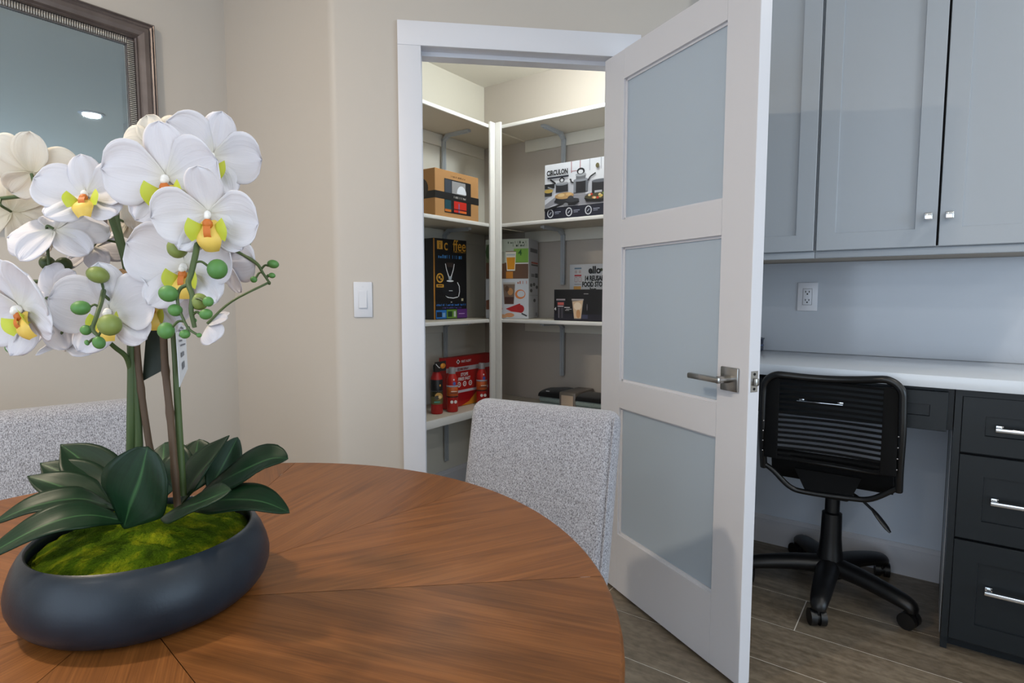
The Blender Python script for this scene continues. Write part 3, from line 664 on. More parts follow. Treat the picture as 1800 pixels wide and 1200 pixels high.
# stacked drinking glass boxes
cw_ = math.radians(-71.3)
A0 = Vector((2.62, 1.80)); ld = Vector((-.32, .947)).normalized()
A0 = A0+Vector((.0, .0)); Bx = A0+ld*.25                                         # front left corner, local x runs to A0
rzg = math.atan2(-ld.y, -ld.x)
GREY = ink((196, 198, 202))
for i, (lab, z) in enumerate((('white drinking glass box with iced tea picture, lower of two behind the post', 1.025), ('green drinking glass box with a beer picture, on top of the other', 1.2440))):
    t, M = carton('glassware_box', lab, 'box', (Bx.x, Bx.y, z), rzg, .25, .198, .2185, GREY, group='stacked glassware boxes')
    p = Print()
    if i == 0:
        p.rect(.002, .248, .002, .217, (192, 196, 204)); p.rect(.05, .09, .08, .217, (150, 150, 158)); p.poly([(.002, .10), (.035, .11), (.06, .08), (.09, .07), (.08, .05), (.002, .05)], (112, 66, 44)); p.oval(.075, .055, .024, .016, (170, 84, 40))
        p.poly([(.110, .08), (.165, .08), (.172, .195), (.103, .195)], (112, 92, 78)); p.poly([(.113, .083), (.162, .083), (.166, .12), (.112, .12)], (70, 40, 32)); p.oval(.145, .150, .016, .020, (178, 128, 80)); p.oval(.125, .165, .012, .016, (88, 62, 44)); p.rect(.103, .172, .19, .20, (172, 166, 160))
        p.oval(.202, .135, .030, .026, (206, 120, 60)); p.oval(.206, .137, .022, .018, (190, 194, 202)); p.poly([(.118, .055), (.20, .085), (.215, .055), (.195, .035), (.15, .04)], (168, 28, 30)); p.oval(.205, .055, .020, .022, (160, 24, 28)); p.line([(.21, .03), (.24, .016)], .008, (60, 58, 62)); p.oval(.14, .02, .028, .012, (200, 140, 100)); p.oval(.10, .014, .03, .010, (196, 150, 112))
    else:
        p.rect(.002, .248, .002, .217, (176, 184, 170)); p.rect(.002, .248, .002, .09, (96, 66, 46)); p.rect(.002, .09, .09, .19, (104, 116, 84)); p.oval(.04, .15, .04, .05, (54, 84, 44)); p.rect(.165, .248, .09, .165, (120, 170, 60)); p.rect(.165, .248, .082, .088, (226, 226, 226)); p.rect(.12, .16, .002, .04, (186, 118, 36))
        p.poly([(.125, .045), (.172, .045), (.178, .150), (.118, .150)], (226, 222, 210)); p.poly([(.128, .052), (.169, .052), (.173, .118), (.123, .118)], (214, 142, 20)); p.rect(.123, .173, .128, .136, (184, 190, 196)); p.rect(.086, .112, .085, .15, (150, 150, 140)); p.rect(.118, .178, .148, .152, (120, 90, 60))
    p.end('printed_front', t, M)
    if i: txt(t, M, '4', .190, .128, .045, (40, 96, 30), .0006); p = Print(); squiggle(p, .13, .235, .193, .013, (70, 84, 66), 7); squiggle(p, .16, .238, .176, .015, (36, 56, 40), 8); p.end('small_print', t, M)
    else: p = Print(); squiggle(p, .185, .24, .192, .016, (172, 92, 66), 9); p.end('small_print', t, M)
    MS = M @ Matrix(((0, -1, 0, .25), (1, 0, 0, 0), (0, 0, 1, 0), (0, 0, 0, 1)))       # right-hand side face
    p = Print(); p.rect(.003, .195, .003, .2155, (188, 190, 196))
    if i: p.rect(.03, .18, .148, .17, (96, 96, 100)); p.rect(.05, .19, .075, .083, (70, 60, 56)); p.rect(.05, .19, .086, .096, (176, 74, 54)); p.rect(.05, .12, .012, .03, (120, 122, 126)); p.rect(.13, .19, .010, .034, (60, 64, 70))
    else:
        for cx, cz in ((.05, .185), (.11, .19), (.17, .175), (.05, .155), (.12, .10)): p.oval(cx, cz, .026, .010, (72, 72, 76), 12)
        p.rect(.02, .19, .128, .130, (130, 132, 138)); p.rect(.15, .17, .012, .03, (110, 112, 118))
    p.end('printed_side', t, MS)
# cookware box
t, M = carton('cookware_box', 'large printed cookware set box on the second shelf beside the door', 'box', (-1.650, 2.546, 1.5415), 0, .475, .22, .276, ink((200, 203, 210)), CW)
p = Print(); p.rect(.001, .474, .001, .275, (206, 208, 214)); p.rect(.001, .474, .075, .175, (176, 178, 186)); p.rect(.001, .474, .06, .110, (140, 140, 148)); p.poly([(.001, .075), (.09, .125), (.09, .14), (.001, .1)], (198, 200, 208)); p.poly([(.001, .055), (.11, .09), (.14, .06), (.10, .05)], (196, 196, 204))
for x in (.155, .205, .258, .32, .38, .44): p.rect(x, x+.004, .22, .275, (150, 96, 100) if x < .24 else (158, 160, 170))
p.rect(.155, .21, .226, .229, (170, 120, 124)); p.rect(.001, .474, .001, .058, (30, 33, 48))
for x in (.035, .145, .255, .365, .45): p.oval(x, .030, .019, .022, (206, 208, 214)); p.oval(x, .030, .014, .017, (30, 33, 48)); p.line([(x-.006, .024), (x+.006, .036)], .004, (180, 184, 196)); p.rect(x+.027, x+.062, .033, .037, (150, 154, 170)); p.rect(x+.027, x+.052, .025, .029, (130, 134, 150))
p.rect(.001, .06, .155, .178, (34, 36, 40)); p.rect(.001, .045, .118, .150, (44, 44, 46)); p.oval(.025, .143, .026, .010, (176, 150, 78)); p.line([(.02, .163), (.055, .150)], .006, (140, 142, 146))
p.rect(.068, .140, .132, .172, (40, 42, 48)); p.oval(.104, .172, .038, .008, (126, 130, 138)); p.rect(.075, .135, .172, .180, (150, 154, 160)); p.oval(.104, .192, .015, .012, (30, 30, 34)); p.oval(.104, .190, .009, .008, (198, 200, 206)); p.line([(.035, .20), (.068, .176)], .008, (34, 34, 38))
p.poly([(.058, .085), (.075, .11), (.165, .12), (.172, .095), (.15, .078), (.085, .072)], (42, 43, 48)); p.oval(.118, .112, .055, .016, (176, 140, 94)); p.oval(.10, .116, .02, .008, (206, 178, 130)); p.oval(.145, .118, .018, .008, (196, 160, 110)); p.oval(.155, .095, .018, .014, (60, 60, 66))
p.rect(.172, .252, .118, .180, (34, 35, 40)); p.rect(.172, .185, .120, .178, (120, 124, 132)); p.rect(.240, .252, .122, .180, (98, 102, 110)); p.oval(.212, .180, .042, .008, (130, 134, 142)); p.rect(.186, .238, .184, .204, (100, 102, 108)); p.oval(.212, .206, .030, .009, (150, 154, 160)); p.oval(.212, .222, .022, .016, (28, 28, 32)); p.oval(.212, .219, .014, .010, (200, 202, 208))
p.line([(.172, .17), (.158, .175), (.156, .19), (.150, .186)], .007, (36, 36, 40)); p.line([(.252, .172), (.266, .19), (.295, .204)], .007, (36, 36, 40)); p.line([(.24, .112), (.29, .12)], .009, (190, 192, 200))
p.rect(.275, .37, .10, .165, (36, 37, 42)); p.oval(.322, .165, .048, .008, (92, 96, 104)); p.rect(.36, .47, .12, .19, (44, 45, 50)); p.rect(.29, .33, .095, .12, (170, 172, 180))
p.poly([(.125, .085), (.20, .092), (.205, .075), (.18, .060), (.135, .062)], (30, 31, 35)); p.oval(.165, .086, .040, .010, (52, 54, 60)); p.line([(.07, .062), (.11, .072), (.13, .068)], .010, (36, 36, 40)); p.line([(.001, .048), (.075, .062)], .012, (34, 34, 38)); p.oval(.128, .066, .014, .010, (120, 122, 128))
p.poly([(.232, .09), (.245, .07), (.32, .064), (.40, .075), (.41, .10)], (24, 25, 28)); p.oval(.32, .094, .085, .016, (70, 66, 48))
for i in range(22): p.oval(.25+.145*rnd.random(), .085+.02*rnd.random(), .008, .006, rnd.choice([(190, 60, 44), (206, 178, 96), (110, 140, 60), (222, 196, 150), (196, 120, 70)]), 8)
p.rect(.02, .145, .203, .211, (30, 33, 46)); p.oval(.305, .238, .010, .012, (96, 90, 60), 10)
p.end('printed_front', t, M)
txt(t, M, 'CIRCULON', .018, .219, .034, (26, 26, 30), .0016, 'LEFT', .72, dy=-.0095)
MS = M @ Matrix(((0, 1, 0, 0), (-1, 0, 0, .22), (0, 0, 1, 0), (0, 0, 0, 1)))
p = Print(); p.rect(.001, .219, .001, .275, (188, 190, 198)); p.rect(.001, .219, .001, .058, (30, 33, 48)); p.end('printed_side', t, MS)
# food storage box and tumbler box
t, M = carton('food_storage_box', 'light grey food storage container box standing behind the black tumbler box', 'box', (-1.592, 2.705, 1.0245), 0, .34, .11, .294, ink((186, 189, 194)), CW)
p = Print()
p.rect(.030, .072, .268, .276, (96, 120, 140)); p.rect(.030, .072, .230, .239, (170, 62, 70))
for x in (.032, .056): p.rect(x, x+.014, .246, .262, (172, 160, 162)); p.rect(x, x+.016, .200, .226, (160, 130, 132)); p.rect(x+.003, x+.013, .203, .223, (192, 194, 198))
p.rect(.030, .074, .186, .190, (140, 140, 146)); p.rect(.026, .070, .150, .178, (196, 150, 86)); p.oval(.190, .262, .010, .008, (60, 70, 50), 8); p.rect(.29, .335, .02, .27, (120, 160, 120))
p.end('printed_front', t, M)
txt(t, M, 'ello', .115, .245, .052, (22, 24, 24), .0016, 'LEFT', .95); txt(t, M, '14 REUSABLE', .092, .207, .036, (22, 24, 24), .0012, 'LEFT', .66); txt(t, M, 'FOOD STORAGE', .078, .176, .036, (22, 24, 24), .0012, 'LEFT', .66); txt(t, M, 'bags', .125, .154, .024, (22, 24, 24), .0010, 'LEFT', .9)
t, M = carton('tumbler_box', 'low black drinking glass box on the third shelf beside the door', 'box', (-1.602, 2.565, 1.0245), math.radians(2), .32, .115, .160, ink((18, 17, 20)), CW)
p = Print(); p.rect(.001, .319, .002, .035, (30, 28, 40)); 
p.poly([(.024, .012), (.056, .012), (.066, .112), (.014, .112)], (44, 42, 50)); p.rect(.014, .066, .104, .112, (150, 140, 144)); p.rect(.022, .058, .080, .094, (190, 92, 84)); p.rect(.022, .056, .072, .076, (220, 200, 200)); p.rect(.026, .032, .014, .066, (110, 104, 112)); p.rect(.046, .050, .014, .066, (90, 84, 92))
p.poly([(.118, .010), (.158, .010), (.172, .112), (.104, .112)], (120, 112, 106)); p.poly([(.119, .014), (.157, .014), (.168, .106), (.108, .098)], (204, 176, 146)); p.oval(.138, .075, .022, .02, (226, 206, 182)); p.oval(.142, .036, .012, .022, (190, 140, 96)); p.rect(.104, .172, .105, .112, (164, 158, 158)); p.rect(.162, .196, .012, .032, (58, 60, 84)); p.rect(.172, .198, .136, .139, (170, 166, 166)); p.oval(.192, .07, .003, .018, (96, 92, 100), 8)
p.rect(.062, .094, .066, .070, (210, 206, 206)); p.rect(.072, .104, .058, .061, (170, 166, 168)); p.rect(.066, .090, .052, .055, (170, 166, 168))
p.end('printed_front', t, M); txt(t, M, '4', .004, .052, .024, (220, 218, 218), .0004, dy=-.004)
# fire spray pack: red card pack with three cans standing before it
RED = ink((176, 26, 22))
t, M = carton('spray_pack', 'red cardboard display pack of fire spray on the low left shelf', 'box', (2.270, 2.095, .5425), 0, .40, .05, .275, RED)
p = Print(); p.rect(.002, .398, .222, .273, (170, 24, 22)); p.rect(.002, .398, .196, .220, (196, 192, 198)); p.rect(.06, .36, .076, .090, (204, 202, 210)); p.rect(.03, .38, .03, .075, (158, 14, 22)); p.poly([(.12, .001), (.19, .020), (.26, .07), (.27, .001)], (216, 140, 40))
for x in (.105, .152, .20): p.oval(x, .122, .015, .015, (232, 226, 226)); p.oval(x, .122, .009, .009, (150, 60, 60)); p.oval(x, .122, .004, .004, (232, 226, 226), 8)
p.oval(.098, .249, .016, .014, (236, 232, 232), 4); p.oval(.098, .249, .008, .007, (60, 20, 22), 4)
p.end('printed_front', t, M)
txt(t, M, 'FIRST ALERT', .120, .243, .017, (238, 234, 234), .0004, 'LEFT', .9, dy=-.004); txt(t, M, 'EZ FIRE SPRAY', .09, .201, .017, (120, 24, 32), .0005, 'LEFT', .85, dy=-.004)
txt(t, M, 'STOPS', .115, .168, .024, (238, 234, 234), .0007, 'LEFT', .9, dy=-.004, shear=.1); txt(t, M, 'FIRES FAST', .093, .144, .024, (238, 234, 234), .0007, 'LEFT', .9, dy=-.004, shear=.1)
def can(name, label, x, y, r, h_, mats, bands, group):
    t = thing(name, label, 'spray can', (x, y, .5425), 0, group); M = W[t.name]
    build('can', MB().lathe([(r-.003, 0), (r, .004), (r, h_*.70), (r*.96, h_*.74), (r*.62, h_*.84), (r*.55, h_*.86)], 28), mats[0], t, M, 40)
    build('nozzle_cap', MB().lathe([(r*.62, h_*.855), (r*.62, h_*.97), (r*.5, h_), (0, h_)], 24), mats[1], t, M, 40, label='grey nozzle cap')
    for nm, z0, z1, c in bands: build(nm, MB().lathe([(r+.0004, h_*z0), (r+.0008, h_*(z0+.002)), (r+.0008, h_*(z1-.002)), (r+.0004, h_*z1)], 28), ink(c), t, M, 60)
    return t, M
CAPG = mat('clear grey cap', (150, 146, 148), .15)
for lab, x in (('red spray can with orange label, left one before the red pack', 2.258), ('red spray can with orange label, at the post end of the pack', 2.505)):
    t, M = can('spray_can', lab, x, 2.040, .030, .235, (ink((186, 34, 26)), CAPG), [('silver_band', .565, .60, (176, 182, 196)), ('label_band', .36, .56, (196, 92, 36)), ('dark_band', .33, .365, (74, 26, 24))], 'red fire spray cans')
    LM = M @ Matrix.Rotation(math.radians(-38 if x < 2.3 else -38), 4, 'Z') @ fr(0, -.0315, 0)
    p = Print(); p.oval(-.008, .055, .008, .009, (222, 214, 210), 12); p.oval(.012, .055, .008, .009, (222, 214, 210), 12); p.rect(-.02, .02, .100, .104, (90, 40, 30)); p.rect(-.012, .02, .108, .112, (230, 220, 200)); p.oval(.006, .152, .008, .010, (70, 90, 170), 10); p.oval(.004, .172, .004, .005, (236, 230, 230), 8)
    p.end('label_print', t, LM)['kind'] = 'stuff'
t, M = can('spray_can', 'black topped spray can with food picture at the end of the red pack', 2.172, 2.070, .031, .255, (ink((172, 26, 24)), mat('black can cap', (26, 24, 26), .3)), [('black_band', .36, .70, (26, 25, 27)), ('picture_band', .20, .46, (110, 104, 66)), ('silver_line', .465, .475, (196, 198, 202))], 'spray pack cans')
LM = M @ Matrix.Rotation(math.radians(-36), 4, 'Z') @ fr(0, -.0325, 0)
p = Print(); p.oval(.004, .095, .020, .018, (200, 150, 70)); p.oval(-.004, .088, .014, .010, (60, 50, 36)); p.oval(.010, .09, .008, .008, (222, 190, 130), 10); p.oval(.012, .150, .004, .006, (220, 150, 30), 8); p.rect(-.02, .012, .062, .067, (60, 160, 140)); p.end('label_print', t, LM)['kind'] = 'stuff'
build('food_tag', MB().box(-.036, .046, -.004, -.002, .222, .272), ink((40, 34, 34)), t, M @ fr(0, -.02, 0), 0)
p = Print(); p.oval(.022, .248, .020, .014, (206, 124, 40)); p.oval(.017, .252, .010, .008, (230, 170, 70), 10); p.line([(-.03, .262), (-.01, .243), (.0, .240)], .005, (206, 206, 208)); p.end('tag_print', t, M @ fr(0, -.0245, 0))
# folded towels with a paper band
TB = fabric('black towel', (8, 8, 9), (22, 22, 25), 700); TG = fabric('grey green towel', (96, 110, 108), (156, 170, 166), 700)
t = thing('folded_towels', 'bundle of folded black and grey towels in a paper band on the low right shelf', 'towels', (-1.735, 2.62, .5415), 0, None, CW); M = W[t.name]
def towel(name, x0, x1, z0, z1, m, hump=.0, r=.012):
    mb = MB(); mb.box(x0, x1, .0, .20, z0, z1, 0, min(r, (z1-z0)*.45), 3)
    for v in mb.bm.verts:
        if v.co.z > (z0+z1)/2: v.co.z += hump*math.exp(-((v.co.x-x0-.10)/.08)**2)
    build(name, mb, m, t, M, 60)
towel('grey_towel', .0, .40, .0, .032, TG); towel('grey_towel', .002, .40, .033, .062, TG)
mb = MB(); mb.grid(lambda a, b2: Vector((.40*a, .10-.102*math.cos(PI*b2), .063+.036*math.sin(PI*b2)**.6*(.8+.35*math.exp(-((a-.25)/.18)**2)))), 16, 10)
build('black_towel', mb, TB, t, M, 60)
build('paper_band', MB().box(.135, .235, -.003, .203, -.0005, .1005, 0, .006), mat('clear and cream band', (112, 104, 96), .3), t, M, 40, label='glossy paper band')
build('cream_label', MB().box(.150, .222, -.0045, -.0032, .010, .084), ink((186, 166, 146)), t, M, 0, label='plain cream label')
mb = MB(); mb.box(.04, .062, -.003, -.002, .078, .082); build('tag_mark', mb, ink((220, 220, 222)), t, M @ fr(0, .02, .012), 0)

# ------------------------------------------------------------------ round dining table
TC = Vector((.293, .828, 0)); TR = .632; TZ = .76
t = thing('dining_table', 'round brown wood dining table with a radiating veneer top', 'table', tuple(TC)); M = W[t.name]
seams = [math.radians(a) for a in (-47.5, -7.2, 38, 83, 128, 172.8, 218, 263)]
for i, a in enumerate(seams):
    b2 = seams[(i+1) % 8]+(2*PI if i == 7 else 0); mid = (a+b2)/2; hw = (b2-a)/2-.0004/TR
    mb = MB(); n = 12
    top = [mb.bm.verts.new((.001, 0, 0))]; rings = []
    for rr_, z in ((TR-.006, 0), (TR-.0015, -.0035), (TR, -.009), (TR, -.021), (TR-.006, -.026)):
        rings.append([mb.bm.verts.new((rr_*math.cos(-hw+2*hw*j/n), rr_*math.sin(-hw+2*hw*j/n), z)) for j in range(n+1)])
    for j in range(n): mb.bm.faces.new((top[0], rings[0][j], rings[0][j+1]))
    for A, B in zip(rings, rings[1:]):
        for j in range(n): mb.bm.faces.new((A[j], B[j], B[j+1], A[j+1]))
    bmesh.ops.recalc_face_normals(mb.bm, faces=mb.bm.faces[:])
    if sum((f.normal.z for f in mb.bm.faces)) < 0: bmesh.ops.reverse_faces(mb.bm, faces=mb.bm.faces[:])
    me = bpy.data.meshes.new('top_wedge'); mb.bm.to_mesh(me); mb.bm.free(); me.materials.append(TABLE)
    me.polygons.foreach_set('use_smooth', [True]*len(me.polygons)); me.set_sharp_from_angle(angle=math.radians(40))
    o = bpy.data.objects.new('top_wedge', me); W[o.name] = M; link(o, t); o.location = (0, 0, TZ); o.rotation_euler = (0, 0, mid)
build('under_board', MB().lathe([(0, TZ-.05), (TR-.03, TZ-.05), (TR-.02, TZ-.0265), (0, TZ-.0265)], 64), TABLE, t, M, 40)
build('apron', MB().lathe([(.46, TZ-.11), (.48, TZ-.11), (.48, TZ-.0505), (.46, TZ-.0505)], 64), LEGW, t, M, 40)
build('pedestal', MB().lathe([(.16, .05), (.11, .09), (.075, .2), (.07, .4), (.09, .56), (.15, .66), (.30, TZ-.051)], 40), LEGW, t, M, 40)
build('foot', MB().lathe([(.30, 0), (.31, .01), (.30, .04), (.16, .055)], 48), LEGW, t, M, 40)

# ------------------------------------------------------------------ dining chairs
def chair(label, M0, group='grey upholstered dining chairs'):
    t = thing('dining_chair', label, 'chair', (0, 0, 0), 0, group, M0); M = W[t.name]
    w2 = .220; ta = math.tan(math.radians(12))
    def back(z): return .20+(z-.46)*ta
    mb = MB(); mb.box(-w2, w2, -.04, .04, .40, .856, 0, .034, 5)
    for v in mb.bm.verts: v.co.y += back(v.co.z)-.02+.012*(1-(v.co.x/w2)**2)
    build('backrest', mb, TWEED, t, M, 60)
    for s_ in (1,):
        P = [Vector((s_*(w2-.0355), 0, .42)), Vector((s_*(w2-.0355), 0, .60)), Vector((s_*(w2-.0345), 0, .815))]
        pts = [Vector((p_.x+s_*.0290, back(p_.z)-.02-.0312, p_.z)) for p_ in P]+[Vector((s_*(w2-.007), back(.84)-.02-.022, .846))]
        build('seam_piping', MB().tube(spline(pts, 14), .0022, 6), TWEED, t, M, 60)
    mb = MB(); mb.box(-.235, .235, -.30, .16, .40, .475, 0, .03, 4); build('seat', mb, TWEED, t, M, 60)
    mb = MB(); mb.box(-.21, .21, -.27, .20, .36, .3995); build('seat_frame', mb, LEGW, t, M, 0)
    for sx in (-1, 1):
        build('leg', MB().tube([(sx*.195, -.25, .36), (sx*.20, -.26, 0)], [.022, .014], 8), LEGW, t, M, 40)
        build('leg', MB().tube([(sx*.195, .18, .36), (sx*.20, .22, 0)], [.022, .014], 8), LEGW, t, M, 40)
    return t
c1 = Vector((1.302, .858)); yaw1 = math.atan2(-.402, .049)      # local x along the back from TL to TR
off = .20+(.84-.46)*math.tan(math.radians(12))-.045
Mx = Matrix.Translation((0, 0, 0)) @ Matrix.Rotation(yaw1, 4, 'Z')
o2 = Vector((c1.x, c1.y, 0))-(Mx @ Vector((0, off, 0)))
chair('grey tweed upholstered dining chair between the table and the pantry door', Matrix.Translation(o2) @ Mx)
yaw2 = math.atan2(-.0743, .3007)
Mx = Matrix.Rotation(yaw2, 4, 'Z'); TRc = Vector((.71, 1.862-.002, 0)); cc = TRc-(Mx @ Vector((.220, 0, 0)))
o2 = cc-(Mx @ Vector((0, off, 0)))
chair('grey tweed upholstered dining chair behind the orchid under the mirror', Matrix.Translation(o2) @ Mx)

# ------------------------------------------------------------------ framed mirror
t = thing('wall_mirror', 'large wall mirror in a moulded pewter frame with silver beading', 'mirror', (.41, VM, 1.38)); 
ml, mr_, mz0, mz1 = -.25, 1.068, 1.38, 2.197
prof = [(0, 0), (0, .018), (.006, .026), (.010, .022), (.016, .030), (.022, .026), (.030, .034), (.045, .036), (.058, .030), (.064, .022), (.070, .026), (.074, .020), (.100, .014), (.100, 0)]
def framed(name, prof, m, **k):
    mb = MB(); rings = []
    for d, h_ in prof: rings.append([mb.bm.verts.new(v) for v in ((ml+d, VM-.0005-h_, mz0+d), (mr_-d, VM-.0005-h_, mz0+d), (mr_-d, VM-.0005-h_, mz1-d), (ml+d, VM-.0005-h_, mz1-d))])
    for A, B in zip(rings, rings[1:]):
        for j in range(4): mb.bm.faces.new((A[j], A[(j+1) % 4], B[(j+1) % 4], B[j]))
    return build(name, mb, m, t, ID, 25, **k)
fo = framed('frame', prof[:12]+[(.074, .010), (.100, .010), (.100, 0)], PEWTER)
for side in range(4):
    mb = MB()
    if side < 2:
        x = mr_-.087 if side == 0 else ml+.087; z = mz0+.082
        while z < mz1-.08: mb.box(x-.011, x+.011, VM-.0175, VM-.0106, z-.0026, z+.0026, 0, .0012, 1); z += .0072
    else:
        zc = mz1-.087 if side == 2 else mz0+.087; x = ml+.10
        while x < mr_-.1: mb.box(x-.0026, x+.0026, VM-.0175, VM-.0106, zc-.011, zc+.011, 0, .0012, 1); x += .0072
    build('beading', mb, BEAD, t, ID, 40, label='silver ribbed beading')
gx0, gx1, gz0, gz1 = ml+.097, mr_-.097, mz0+.097, mz1-.097; bv = .024
mb = MB(); A = [mb.bm.verts.new(v) for v in ((gx0, VM-.0035, gz0), (gx1, VM-.0035, gz0), (gx1, VM-.0035, gz1), (gx0, VM-.0035, gz1))]
B = [mb.bm.verts.new(v) for v in ((gx0+bv, VM-.0052, gz0+bv), (gx1-bv, VM-.0052, gz0+bv), (gx1-bv, VM-.0052, gz1-bv), (gx0+bv, VM-.0052, gz1-bv))]
for j in range(4): mb.bm.faces.new((A[j], A[(j+1) % 4], B[(j+1) % 4], B[j]))
mb.bm.faces.new(B)
build('glass', mb, MIRROR, t, ID, 0, label='bevelled mirror glass')

# ------------------------------------------------------------------ recessed ceiling lights
DL_POS = [(2.043, -1.045), (.35, -1.2), (-1.4, -1.2), (-.35, 1.55), (-1.7, .4), (2.04, -3.2), (.35, -3.2), (-1.4, -3.2)]
LIT = mat('lit lamp glass', (255, 250, 240), .4, emit=(255, 250, 240), es=14)
for i, (x, y) in enumerate(DL_POS):
    lab = ['round recessed ceiling light with white trim, reflected in the mirror', 'recessed ceiling light over the middle of the room', 'recessed ceiling light between the two windows', 'recessed warm ceiling light before the wall mirror',
           'recessed ceiling light close to the west window', 'recessed ceiling light in the far corner beyond the desk wall', 'recessed ceiling light nearest the south window', 'recessed ceiling light in the corner of both windows'][i]
    t = thing('ceiling_light', lab, 'ceiling light', (x, y, H), 0, 'recessed lights of the room ceiling'); M = W[t.name]
    build('trim_ring', MB().lathe([(.098, -.0005), (.097, -.006), (.078, -.012), (.068, -.004)], 32), WHITE, t, M, 40)
    build('lens', MB().lathe([(.0, -.007), (.067, -.007), (.067, -.002), (0, -.002)], 32), LIT, t, M, 40)
    near = i in (3,)
    disc_lamp((x, y, H-.02), 9 if not near else 33, COOL if i != 3 else WARM)

# ------------------------------------------------------------------ orchid arrangement in its bowl
BC = Vector((.314, .825, TZ))
orch = thing('potted_orchid', 'white silk orchid with dark green leaves in a slate blue bowl on the dining table', 'potted plant', tuple(BC)); OM = W[orch.name]
pf = [(.0, .0), (.112, .0), (.121, .0015), (.129, .006), (.1365, .013), (.1430, .022), (.1470, .034), (.1475, .046), (.1445, .060), (.1395, .074), (.1340, .084), (.130, .0895), (.1265, .0915), (.124, .0895), (.1245, .082), (.130, .066), (.130, .05), (.12, .03), (0, .028)]
build('bowl', MB().lathe(pf, 72), BOWL, orch, OM, 60, label='slate blue stoneware bowl')
rm = random.Random(5)
mb = MB()
def mossz(x, y):
    r = math.hypot(x, y); d = 1-(r/.127)**2
    return .070+.036*max(d, 0)**.8+.012*math.exp(-((x+.01)**2+(y-.03)**2)/.0018)+.0022*math.sin(x*95+1)*math.cos(y*120)+.0016*math.sin(x*210+y*160)+.0008*rm.uniform(-1, 1)
N = 64
mb.grid(lambda a, b2: (lambda th, r: Vector((r*math.cos(th), r*math.sin(th), mossz(r*math.cos(th), r*math.sin(th)))))(2*PI*a, .1268*b2), N, 22)
build('moss', mb, MOSS, orch, OM, 180, kind='stuff', label='yellow green moss filling the bowl')
def cvec(r, u, b): return (RGT*r+UPC*u-FWD*b).normalized()
def leaf(pts, wd, nh, tip=.75, cup=.16, fold=.10, ex=.68, nm='leaf'):
    P = spline([at(*p) for p in pts], 16); nh = cvec(*nh); mb = MB()
    def prof(t): return (math.sin(PI*min(1, t**tip*1.0))**ex)*(.35+.65*min(1, t/.35)) if 0 < t < 1 else 0.0
    def fn(a, t):
        k = min(int(t*16), 15); f = t*16-k; p = P[k].lerp(P[k+1], f); tg = (P[min(k+1, 16)]-P[max(k-1, 0)]).normalized()
        sd = tg.cross(nh).normalized(); n = sd.cross(tg).normalized(); x = (a-.5)*2; w_ = max(prof(t), .03 if t < .5 else .004)*wd/2
        return p+sd*(x*w_)+n*(abs(x)**1.3*w_*(fold+cup*(1-t))+w_*.05*math.sin(7*t+3*x))
    mb.grid(fn, 10, 24)
    return build(nm, mb, LEAF, orch, None, 70, solid=.0016)
for a in (
    ([(218, 928, .712), (233, 882, .702), (247, 835, .694), (261, 785, .692)], .090, (0, .2, 1), .92, .05, .05, .56),
    ([(286, 909, .735), (328, 893, .70), (372, 874, .672), (406, 862, .665)], .056, (.05, 1, .62), .62, .1, .04),
    ([(325, 893, .765), (395, 880, .735), (455, 880, .715), (509, 901, .70)], .056, (.05, 1, .55), .62, .1, .10),
    ([(352, 868, .785), (420, 832, .77), (470, 807, .76), (506, 806, .752)], .060, (-.15, 1, .75), .7, .1, .12),
    ([(318, 888, .765), (345, 842, .765), (376, 800, .775), (403, 765, .785)], .068, (-.75, .35, .75), .8, .15, .2, .9),
    ([(366, 862, .80), (395, 812, .81), (418, 768, .82)], .046, (.6, .25, .8), .7, .1, .1),
    ([(292, 872, .80), (286, 815, .82), (290, 778, .85)], .092, (0, .3, 1), .6, .1, .08),
    ([(325, 870, .80), (340, 812, .82), (350, 772, .84)], .090, (0, .3, 1), .6, .1, .08),
    ([(205, 884, .775), (178, 846, .785), (140, 806, .795), (106, 781, .80)], .066, (.35, .8, .75), .8, .1, .22, 1.0),
    ([(208, 890, .765), (160, 862, .77), (112, 832, .775), (70, 814, .78)], .062, (.1, .9, .6), .85, .1, .16, 1.0),
    ([(205, 894, .755), (150, 872, .75), (95, 850, .75), (48, 837, .755)], .052, (0, 1, .5), .85, .1, .12, .95),
    ([(208, 896, .75), (140, 878, .72), (60, 889, .70), (-12, 920, .685)], .044, (.05, 1, .48), .8, .1, .14),
    ([(228, 918, .72), (150, 907, .685), (70, 926, .66), (-45, 990, .635)], .052, (.05, 1, .62), .8, .1, .12)): leaf(*a)
# stakes and stems
def stem(nm, pts, r0, r1, m, n=40, label=None):
    P = spline([at(*p) for p in pts], n); o = build(nm, MB().tube(P, [r0+(r1-r0)*i/n for i in range(n+1)], 8), m, orch, None, 60, label=label); return P
def cane(pts, r):
    P = spline([at(*p) for p in pts], 24); rr_ = [r*(1.18 if i % 6 == 3 else 1) for i in range(25)]
    return build('bamboo_stake', MB().tube(P, rr_, 8), CANE, orch, None, 60)
cane([(275, 860, .765), (250, 700, .745), (238, 580, .73), (230, 423, .715)], .0042)
cane([(312, 890, .745), (300, 740, .735), (290, 640, .73), (286, 548, .725)], .0046)
ST = []
ST.append(stem('flower_stem', [(229, 850, .765), (230, 740, .745), (231, 640, .735), (228, 540, .72), (222, 470, .71), (208, 420, .70), (196, 385, .69), (180, 360, .68), (145, 344, .675), (95, 343, .68), (45, 344, .69), (-25, 352, .70)], .0055, .0022, STEM, 60))
